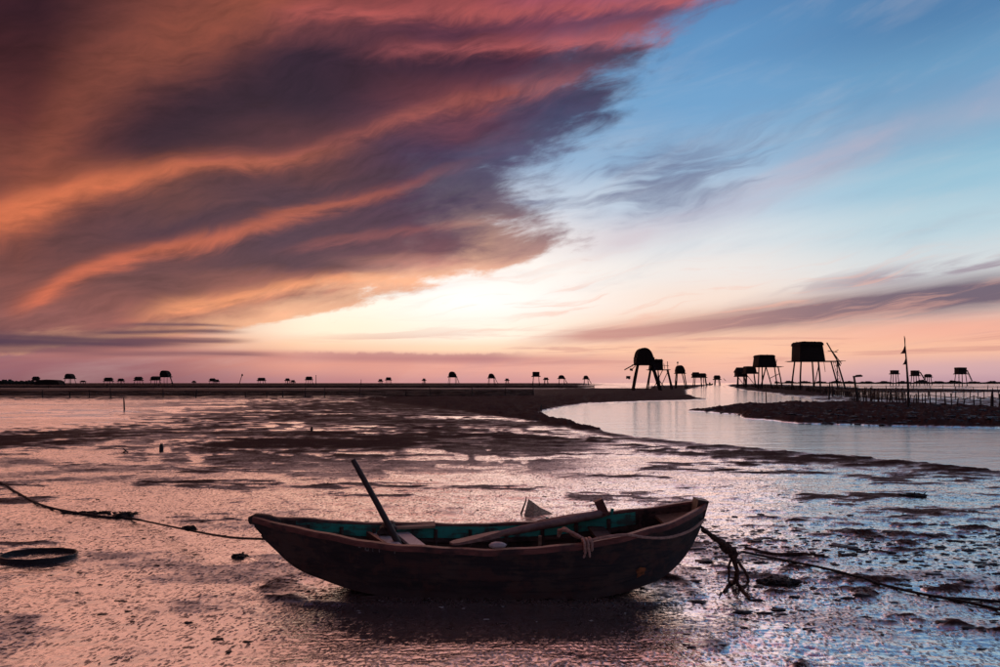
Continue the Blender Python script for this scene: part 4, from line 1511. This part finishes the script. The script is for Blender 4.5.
# far right
fr = [(894.5, 370.2, 6, 373.5, 'box', None, 'far box hut just left of the tall flag pole'),
      (915, 370.4, 6, 375.3, 'box', (5, 372, 10, 380), 'far box hut with a side ladder just right of the flag pole'),
      (928, 374, 5, 376.6, 'gable', None, 'small low far hut, second to the right of the flag pole'),
      (960.5, 367.4, 8, 373.5, 'box', (6.5, 370, 11.5, 381), 'far box hut with a leaning ladder, nearest the right edge')]
for px, yt, w, yf, stl, lad, lab in fr:
    Y = 11.5 * FPX / (HOR + 2.2 - yt) if stl == 'box' else 640
    Y = min(Y, 600)
    hut_tower(px, Y, dict(hut=(-w / 2, w / 2, yt, yf), style=stl, lw=0.8, legs=[(-w / 2 + .6, -w / 2), (-w / 2 + 1, -w / 2 + .5), (w / 2 - .8, w / 2), (w / 2 - .6, w / 2 + .6)],
              ladder=[(lad[0], lad[1], lad[2], lad[3], 0.6)] if lad else []), lab, 'stilt huts on the mudflats')
# far left, along the horizon
fl = [(36, 376, 6, 379.8, 'gable', 0), (70, 373.2, 8, 378, 'dome', 0), (83, 380, 3.4, 381.2, 'gable', 0), (108.5, 377, 8, 380.5, 'gable', 0),
      (121, 378, 5, 380.4, 'gable', 0), (138.5, 376.2, 7, 379.8, 'gable', 0), (155.5, 375.8, 8, 379.4, 'gable', 0), (165.5, 370, 10, 376.3, 'dome', 1), (194, 380.2, 2.4, 381.5, 'gable', 0),
      (212.5, 377.8, 5, 380.4, 'gable', 0), (216.5, 379, 4, 380.9, 'gable', 0), (261.5, 377.2, 6.5, 380, 'gable', 0), (287.5, 377.8, 4, 380, 'gable', 0), (293, 379.6, 3.4, 381.4, 'gable', 0),
      (309, 376, 6.4, 379.2, 'gable', 0), (380.5, 378.6, 3.6, 380.6, 'gable', 0), (388.5, 376.8, 5, 379.4, 'gable', 0), (424, 378, 3, 379.8, 'gable', 0), (452.5, 371, 9, 376.4, 'dome', 1),
      (491.5, 373, 7.6, 377.4, 'dome', 1), (507, 378, 3.6, 379.8, 'gable', 0), (536, 371.3, 8, 375.8, 'box', 0), (546, 377, 4, 379, 'gable', 0), (561.5, 374.6, 7, 378, 'dome', 1), (586, 375, 5.6, 378.4, 'dome', 1)]
ordn = ['first', 'second', 'third', 'fourth', 'fifth', 'sixth', 'seventh', 'eighth', 'ninth', 'tenth', 'eleventh', 'twelfth', 'thirteenth', 'fourteenth', 'fifteenth', 'sixteenth', 'seventeenth', 'eighteenth', 'nineteenth', 'twentieth', 'twenty-first', 'twenty-second', 'twenty-third', 'twenty-fourth', 'twenty-fifth']
special = {1: 'hooded far hut on stilts just right of the long thatched shed', 0: 'low far hut touching the left end of the long thatched shed',
           7: 'tallest far stilt hut with a side ladder, left third of the horizon', 18: 'hooded far stilt hut with ladder above the middle of the boat', 21: 'square far stilt hut with straight legs, middle of the horizon'}
for i, (px, yt, w, yf, stl, lad) in enumerate(fl):
    Y = float(np.clip(8.8 * FPX / (HOR + 1.8 - yt), 420, 1300))
    lab = special.get(i, 'small dark far stilt hut on the horizon, %s hut from the left edge' % ordn[i])
    w *= random.uniform(0.78, 0.95)
    yt, yf = yt + 0.5, yf + 0.15
    hut_tower(px, Y, dict(hut=(-w / 2, w / 2, yt, yf), style=stl, lw=0.55, depth=random.uniform(0.6, 1.0), legs=[(-w / 2 + .6, -w / 2 - .4), (-w / 2 + 1.2, -w / 2 + .6), (w / 2 - .9, w / 2 - .3), (w / 2 - .5, w / 2 + .8)],
              ladder=[(w / 2 - 1, yt + 2, w / 2 + 3, 383.5, 0.5)] if lad else []), lab, 'stilt huts along the far horizon')

# long thatched shed at the far left
Y = 620.0
s = Y / FPX
sp_ = empty('thatched_shed', ((50.5 - 500) * s, Y, 0.1))
tag(sp_, 'long low dark thatched shed on the horizon near the left edge', 'shed')
b = MB()
prof = [(-12, 0), (-12, 2.2), (-10.5, 3.8), (-7, 4.9), (0, 5.3), (7, 5.0), (10.5, 3.6), (12, 1.2), (12, 0)]
n = len(prof)
vs = [(x * s, -5, z * s) for x, z in prof] + [(x * s * 0.96, 5, z * s * 0.96) for x, z in prof]
b.add(vs, [(k, k + 1, n + k + 1, n + k) for k in range(n - 1)] + [tuple(reversed(range(n))), tuple(range(n, 2 * n))])
b.build('roof', 'thatch', sp_)
b = MB(); b.box((0, -2.4, 0.6 * s), (20 * s, 6, 1.2 * s)); b.build('wall', 'hutwood', sp_)


# ------------------------------------------------------------------ stakes, poles, fences
def stake_mesh(h, r, lean=0.05):
    b = MB()
    b.tube([(0, 0, -0.3), (lean * h * 0.4, 0.02, h * 0.5), (lean * h, 0, h)], [r, r * 0.9, r * 0.75], 6)
    return b.mesh('stake', 'stake', True)


protos = [stake_mesh(1.0, 0.045, l_) for l_ in (0.03, -0.05, 0.10, -0.02)]


def fence(name, pts_px, step, hgt, label, group, rad=1.0, net=False, rails=1, jit=0.25):
    gp = [G(a, c_) for a, c_ in pts_px]
    root = empty(name, gp[0])
    tag(root, label, 'fence', group)
    path = []
    for a, c_ in zip(gp[:-1], gp[1:]):
        L = (c_ - a).length
        for k in range(max(1, int(round(L / step)))):
            path.append(a.lerp(c_, k / max(1, round(L / step))))
    path.append(gp[-1])
    topz = []
    for p in path:
        q = p + Vector((random.uniform(-jit, jit) * step, random.uniform(-jit, jit) * step * 0.4, 0))
        z = gz(q.x, q.y)
        h_ = hgt * random.uniform(0.75, 1.3)
        o = bpy.data.objects.new('post', random.choice(protos))
        col.objects.link(o)
        o.parent = root
        o.location = q - root.location + Vector((0, 0, z))
        o.scale = (rad * random.uniform(0.8, 1.3), rad, h_)
        o.rotation_euler = (0, random.uniform(-0.06, 0.06), random.uniform(0, 6.28))
        topz.append(Vector((q.x, q.y, z + hgt * 0.80)) - root.location)
    for r in range(rails):
        b = MB()
        b.tube([t - Vector((0, 0, r * hgt * 0.4)) + Vector((0, 0, random.uniform(-0.04, 0.04))) for t in topz], 0.028 * rad, 5)
        b.build('rail', 'stake', root)
    if net:
        b = MB()
        n = len(topz)
        vs = [t + Vector((0, 0, -0.02 * hgt)) for t in topz] + [Vector((t.x, t.y, t.z - hgt * 0.80)) for t in topz]
        b.add(vs, [(k, k + 1, n + k + 1, n + k) for k in range(n - 1)])
        b.build('net', 'net', root)
    return root


# right shore: the near row of posts, the rows behind and the far rows
fence('stake_fence', [(1090, 411), (1000, 409), (965, 408.5), (930, 407.5), (900, 405.5), (872, 403.5), (850, 401)], 0.5, 0.76, 'near row of dark wooden stakes with a rail behind the flag pole', 'stake fences on the right shore', 1.0, False, 1)
fence('stake_fence', [(1060, 399), (1000, 399), (950, 399.5), (905, 399.5), (870, 398), (840, 396), (815, 394)], 1.1, 0.95, 'middle row of dark wooden stakes with a rail beyond the island', 'stake fences on the right shore', 1.2, False, 1)
fence('stake_fence', [(905, 400.5), (880, 399.5), (862, 397.5), (845, 395.5), (826, 393.5), (806, 392)], 0.6, 1.0, 'crowded row of thin stakes below the largest stilt hut', 'stake fences on the right shore', 1.2, True, 1)
fence('stake_fence', [(1080, 391.2), (1000, 391), (930, 391), (860, 390.5), (815, 390)], 3.0, 1.0, 'distant low row of stakes along the dark bank at right', 'stake fences on the right shore', 1.8, False, 1)
fence('stake_fence', [(800, 391), (782, 389.8), (768, 388.7), (752, 387.6), (738, 386.6)], 2.6, 1.1, 'low line of stakes on the bank below the right huts', 'stake fences on the right shore', 2.0, True, 1)
fence('net_fence', [(-140, 398.2), (0, 398.2), (120, 398.2), (240, 398), (330, 397.8), (430, 397.2), (530, 396.4)], 4.2, 1.0, 'nearer long low dark net fence crossing the left and middle flats', 'net fences on the left flats', 1.3, True, 1)
fence('net_fence', [(-140, 388.4), (0, 388.4), (150, 388.4), (300, 388.3), (450, 388.2), (600, 388)], 9.0, 0.9, 'farthest dark net line just under the horizon at left', 'net fences on the left flats', 2.6, True, 1)

# flag pole
fp = G(908.5, 409.5)
root = empty('flag_pole', (fp.x, fp.y, gz(fp.x, fp.y)))
tag(root, 'tall thin pole with three ragged flags standing beside the stake fence', 'flag pole')
s = fp.y / FPX
zb = gz(fp.x, fp.y)
zz = lambda py: CAM_H - (py - HOR) * s - zb
b = MB()
b.tube([(0, 0, -0.3), (-0.4 * s, 0, zz(385)), (-2.2 * s, 0, zz(360)), (-4.2 * s, 0, zz(336))], [0.085, 0.075, 0.05, 0.02], 7)
b.build('mast', 'stake', root, True)
for (x0, y0, dx_, h_, mat) in ((-3.9, 337.5, 0.9, 5.5, 'cloth_dark'), (-3.0, 346, -5.2, 7.5, 'cloth_red'), (-2.2, 357, -3.6, 7.5, 'cloth_dark')):
    b = MB()
    vs, fs = [], []
    for i in range(5):
        for j in range(5):
            u, v = i / 4, j / 4
            vs.append(((x0 + dx_ * u * (0.25 + 0.75 * v)) * s, 0.04 * math.sin(4 * u + 3 * v), zz(y0 + h_ * v + 1.2 * u * math.sin(3 * v))))
    for i in range(4):
        for j in range(4):
            a = i * 5 + j
            fs.append((a, a + 1, a + 6, a + 5))
    b.add(vs, fs)
    b.build('flag', mat, root, True)

# post with a small cap board
pp = G(857.3, 404.5)
root = empty('marker_post', (pp.x, pp.y, gz(pp.x, pp.y)))
tag(root, 'short post with a small flat cap board right of the largest hut', 'post')
s = pp.y / FPX
zb = gz(pp.x, pp.y)
zz = lambda py: CAM_H - (py - HOR) * s - zb
b = MB(); b.tube([(0, 0, -0.3), (-1.0 * s, 0, zz(392)), (-3.4 * s, 0, zz(376.5))], [0.09, 0.085, 0.08], 7); b.build('shaft', 'stake', root, True)
b = MB(); b.beam((-3.6 * s, 0, zz(376.6)), (4.4 * s, 0, zz(376.0)), 0.3, 1.5 * s); b.beam((-1.0 * s, 0, zz(375.5)), (3.4 * s, 0, zz(375.2)), 0.25, 1.2 * s); b.build('cap_board', 'stake', root)

# lone stakes and sticks
lone = [(161.5, 452.5, 8, 0.055, 'short dark stump standing alone on the wet flats at left'),
        (124.5, 409.5, 12, 0.05, 'thin lone stick standing in the pool at far left'),
        (311.5, 432.5, 4, 0.05, 'tiny stub standing in the long bright pool'),
        (833, 397, 13, 0.10, 'leaning stake taller than its neighbours left of the capped post'),
        (829, 400, 18, 0.09, 'dark stake standing in the mud below the largest hut'),
        (766.5, 403, 13, 0.05, 'thin pole standing in the pink water behind the island'),
        (70, 398, 6.5, 0.07, 'thicker stake in the net fence at far left'),
        (283, 398, 7, 0.07, 'thicker stake in the net fence below the bright sky'),
        (541, 411, 6, 0.05, 'small dark stub at the left tip of the river pool'),
        (992, 409, 14, 0.10, 'stout leaning stake near the right edge')]
for px, py, hp_, r, lab in lone:
    p = G(px, py)
    s = p.y / FPX
    zb = gz(p.x, p.y)
    b = MB()
    lean = random.uniform(-0.10, 0.10) * hp_ * s
    b.tube([(0, 0, -0.3), (lean * 0.5, 0, hp_ * s * 0.55), (lean, 0, hp_ * s)], [r, r * 0.95, r * 0.6], 7)
    o = b.build('stake', 'stake', None, True, (p.x, p.y, zb))
    tag(o, lab, 'stake', 'lone stakes on the flats')
# crooked twig
p = G(125, 455)
b = MB(); b.tube([(-0.05, 0, 0), (0.02, 0, 0.06), (0.07, 0, 0.02)], 0.018, 6); b.tube([(0.02, 0, 0.05), (-0.04, 0, 0.12)], 0.014, 6)
o = b.build('twig', 'stake', None, True, (p.x, p.y, gz(p.x, p.y)))
tag(o, 'small crooked twig on the wet flats left of the lone stump', 'twig')
# leaning pole and thin mast on the horizon
for px, xo, yt, lab in ((239, 3.2, 374.5, 'thin leaning pole on the far horizon at left'), (316, 0.0, 375, 'thin upright mast on the far horizon beside a small hut'), (361, 0.2, 379.4, 'tiny upright mast on the far horizon left of centre')):
    Y = 600.0
    s = Y / FPX
    b = MB(); b.tube([(0, 0, 0), (xo * s, 0, 1.8 + (HOR - yt) * s)], [0.32, 0.25], 6)
    if xo > 2:
        b.box((xo * s, 0, 1.4 + (HOR - yt) * s), (1.6, 0.2, 2.0), None, 0.6)
    o = b.build('mast', 'stilt', None, True, ((px - 500) * s, Y, 0))
    tag(o, lab, 'mast')
# sampan far up the channel
p = G(709.5, 385.3)
root = empty('sampan', (p.x, p.y, 0))
tag(root, 'tiny dark boat far up the channel', 'boat')
b = MB()
vs, fs = [], []
for i in range(9):
    t = i / 8 * 2 - 1
    w = 1.0 * (1 - abs(t) ** 2.5) + 0.05
    z = 0.9 + 0.8 * t * t
    vs += [(t * 2.9, -w, z), (t * 2.6, -w * 0.6, -0.1 + 0.5 * t * t), (t * 2.6, w * 0.6, -0.1 + 0.5 * t * t), (t * 2.9, w, z)]
for i in range(8):
    for k in range(3):
        fs.append((i * 4 + k, i * 4 + k + 1, i * 4 + 5 + k, i * 4 + 4 + k))
fs += [(0, 3, 2, 1), (32, 33, 34, 35)]
b.add(vs, fs)
b.build('hull', 'hutwood', root)
b = MB(); b.box((0.2, 0, 1.6), (1.3, 1.2, 1.3), None, 0.7); b.build('cabin', 'hutwood', root)

# distant treelines: leafy masses too far to count
def treeline(name, x0, x1, Y, top_fn, label):
    n = int(abs(x1 - x0) * 3.2)
    s = Y / FPX
    b = MB()
    for k in range(n):
        px = x0 + (x1 - x0) * k / n + random.uniform(-0.4, 0.4)
        ht = max(0.5, top_fn(px) * random.uniform(0.6, 1.15)) * s + 0.8
        w = random.uniform(0.9, 2.2) * s
        b.blob(((px - 500) * s, Y + random.uniform(-8, 8), ht * 0.35), (w, w, ht * 0.62), 7, 5, 0.28)
    o = b.build(name, 'leaf')
    return tag(o, label, None, None, 'stuff')


treeline('far_trees', -160, 40, 800, lambda p: 2.6 + 1.4 * math.exp(-((p - 7) / 4) ** 2) + 0.8 * math.sin(p * 0.9), 'dark distant line of bushes at the far left horizon')
treeline('far_trees', 846, 1160, 1500, lambda p: 1.7 + 0.7 * math.sin(p * 0.35) + 1.4 * math.exp(-((p - 922) / 4) ** 2) + 1.0 * math.exp(-((p - 952) / 3) ** 2), 'dark distant line of trees on the right horizon')
treeline('far_trees', 776, 850, 2400, lambda p: 1.6 + 0.8 * math.sin(p * 0.4), 'faint distant trees behind the largest hut')

# ------------------------------------------------------------------ loose clods, pebbles and shells
def scatter(name, mat, n, gen, rmin, rmax, label, flat=0.42):
    vs0 = []
    b = MB()
    for k in range(n):
        px, py = gen()
        p = G(px, py)
        r = random.uniform(rmin, rmax) * random.uniform(0.5, 1)
        z = hraw(p.x, p.y)
        if z < -0.03:
            continue
        b.blob((p.x, p.y, z + r * flat * 0.2), (r * random.uniform(0.9, 2.6), r * random.uniform(0.6, 1.1), r * flat * random.uniform(0.5, 1.0)), 8, 5, 0.45)
    o = b.build(name, mat, None, True)
    return tag(o, label, None, None, 'stuff')


def g1():
    while True:
        px, py = random.uniform(690, 1040), random.triangular(505, 640, 545)
        if random.random() < 0.35 + 0.65 * math.exp(-((py - 548) / 18) ** 2):
            return px, py


def g2(): return random.uniform(-20, 1020), random.triangular(440, 668, 520)
def g3(): return random.uniform(340, 660), random.uniform(600, 650)
def g4(): return random.uniform(700, 1060), random.uniform(405, 426)


scatter('mud_clods', 'clod', 520, g1, 0.012, 0.045, 'dark wet clods of mud scattered over the right foreground')
scatter('mud_crumbs', 'clod', 500, g2, 0.008, 0.024, 'tiny dark crumbs of mud dotted over the flats')
scatter('shells', 'shell', 22, g3, 0.006, 0.011, 'tiny white shell bits on the mud in front of the boat')
scatter('rubble', 'clod', 900, g4, 0.04, 0.16, 'dark rubble and lumps of mud covering the island')
print('huts', HUTS, 'objects', len(bpy.data.objects))
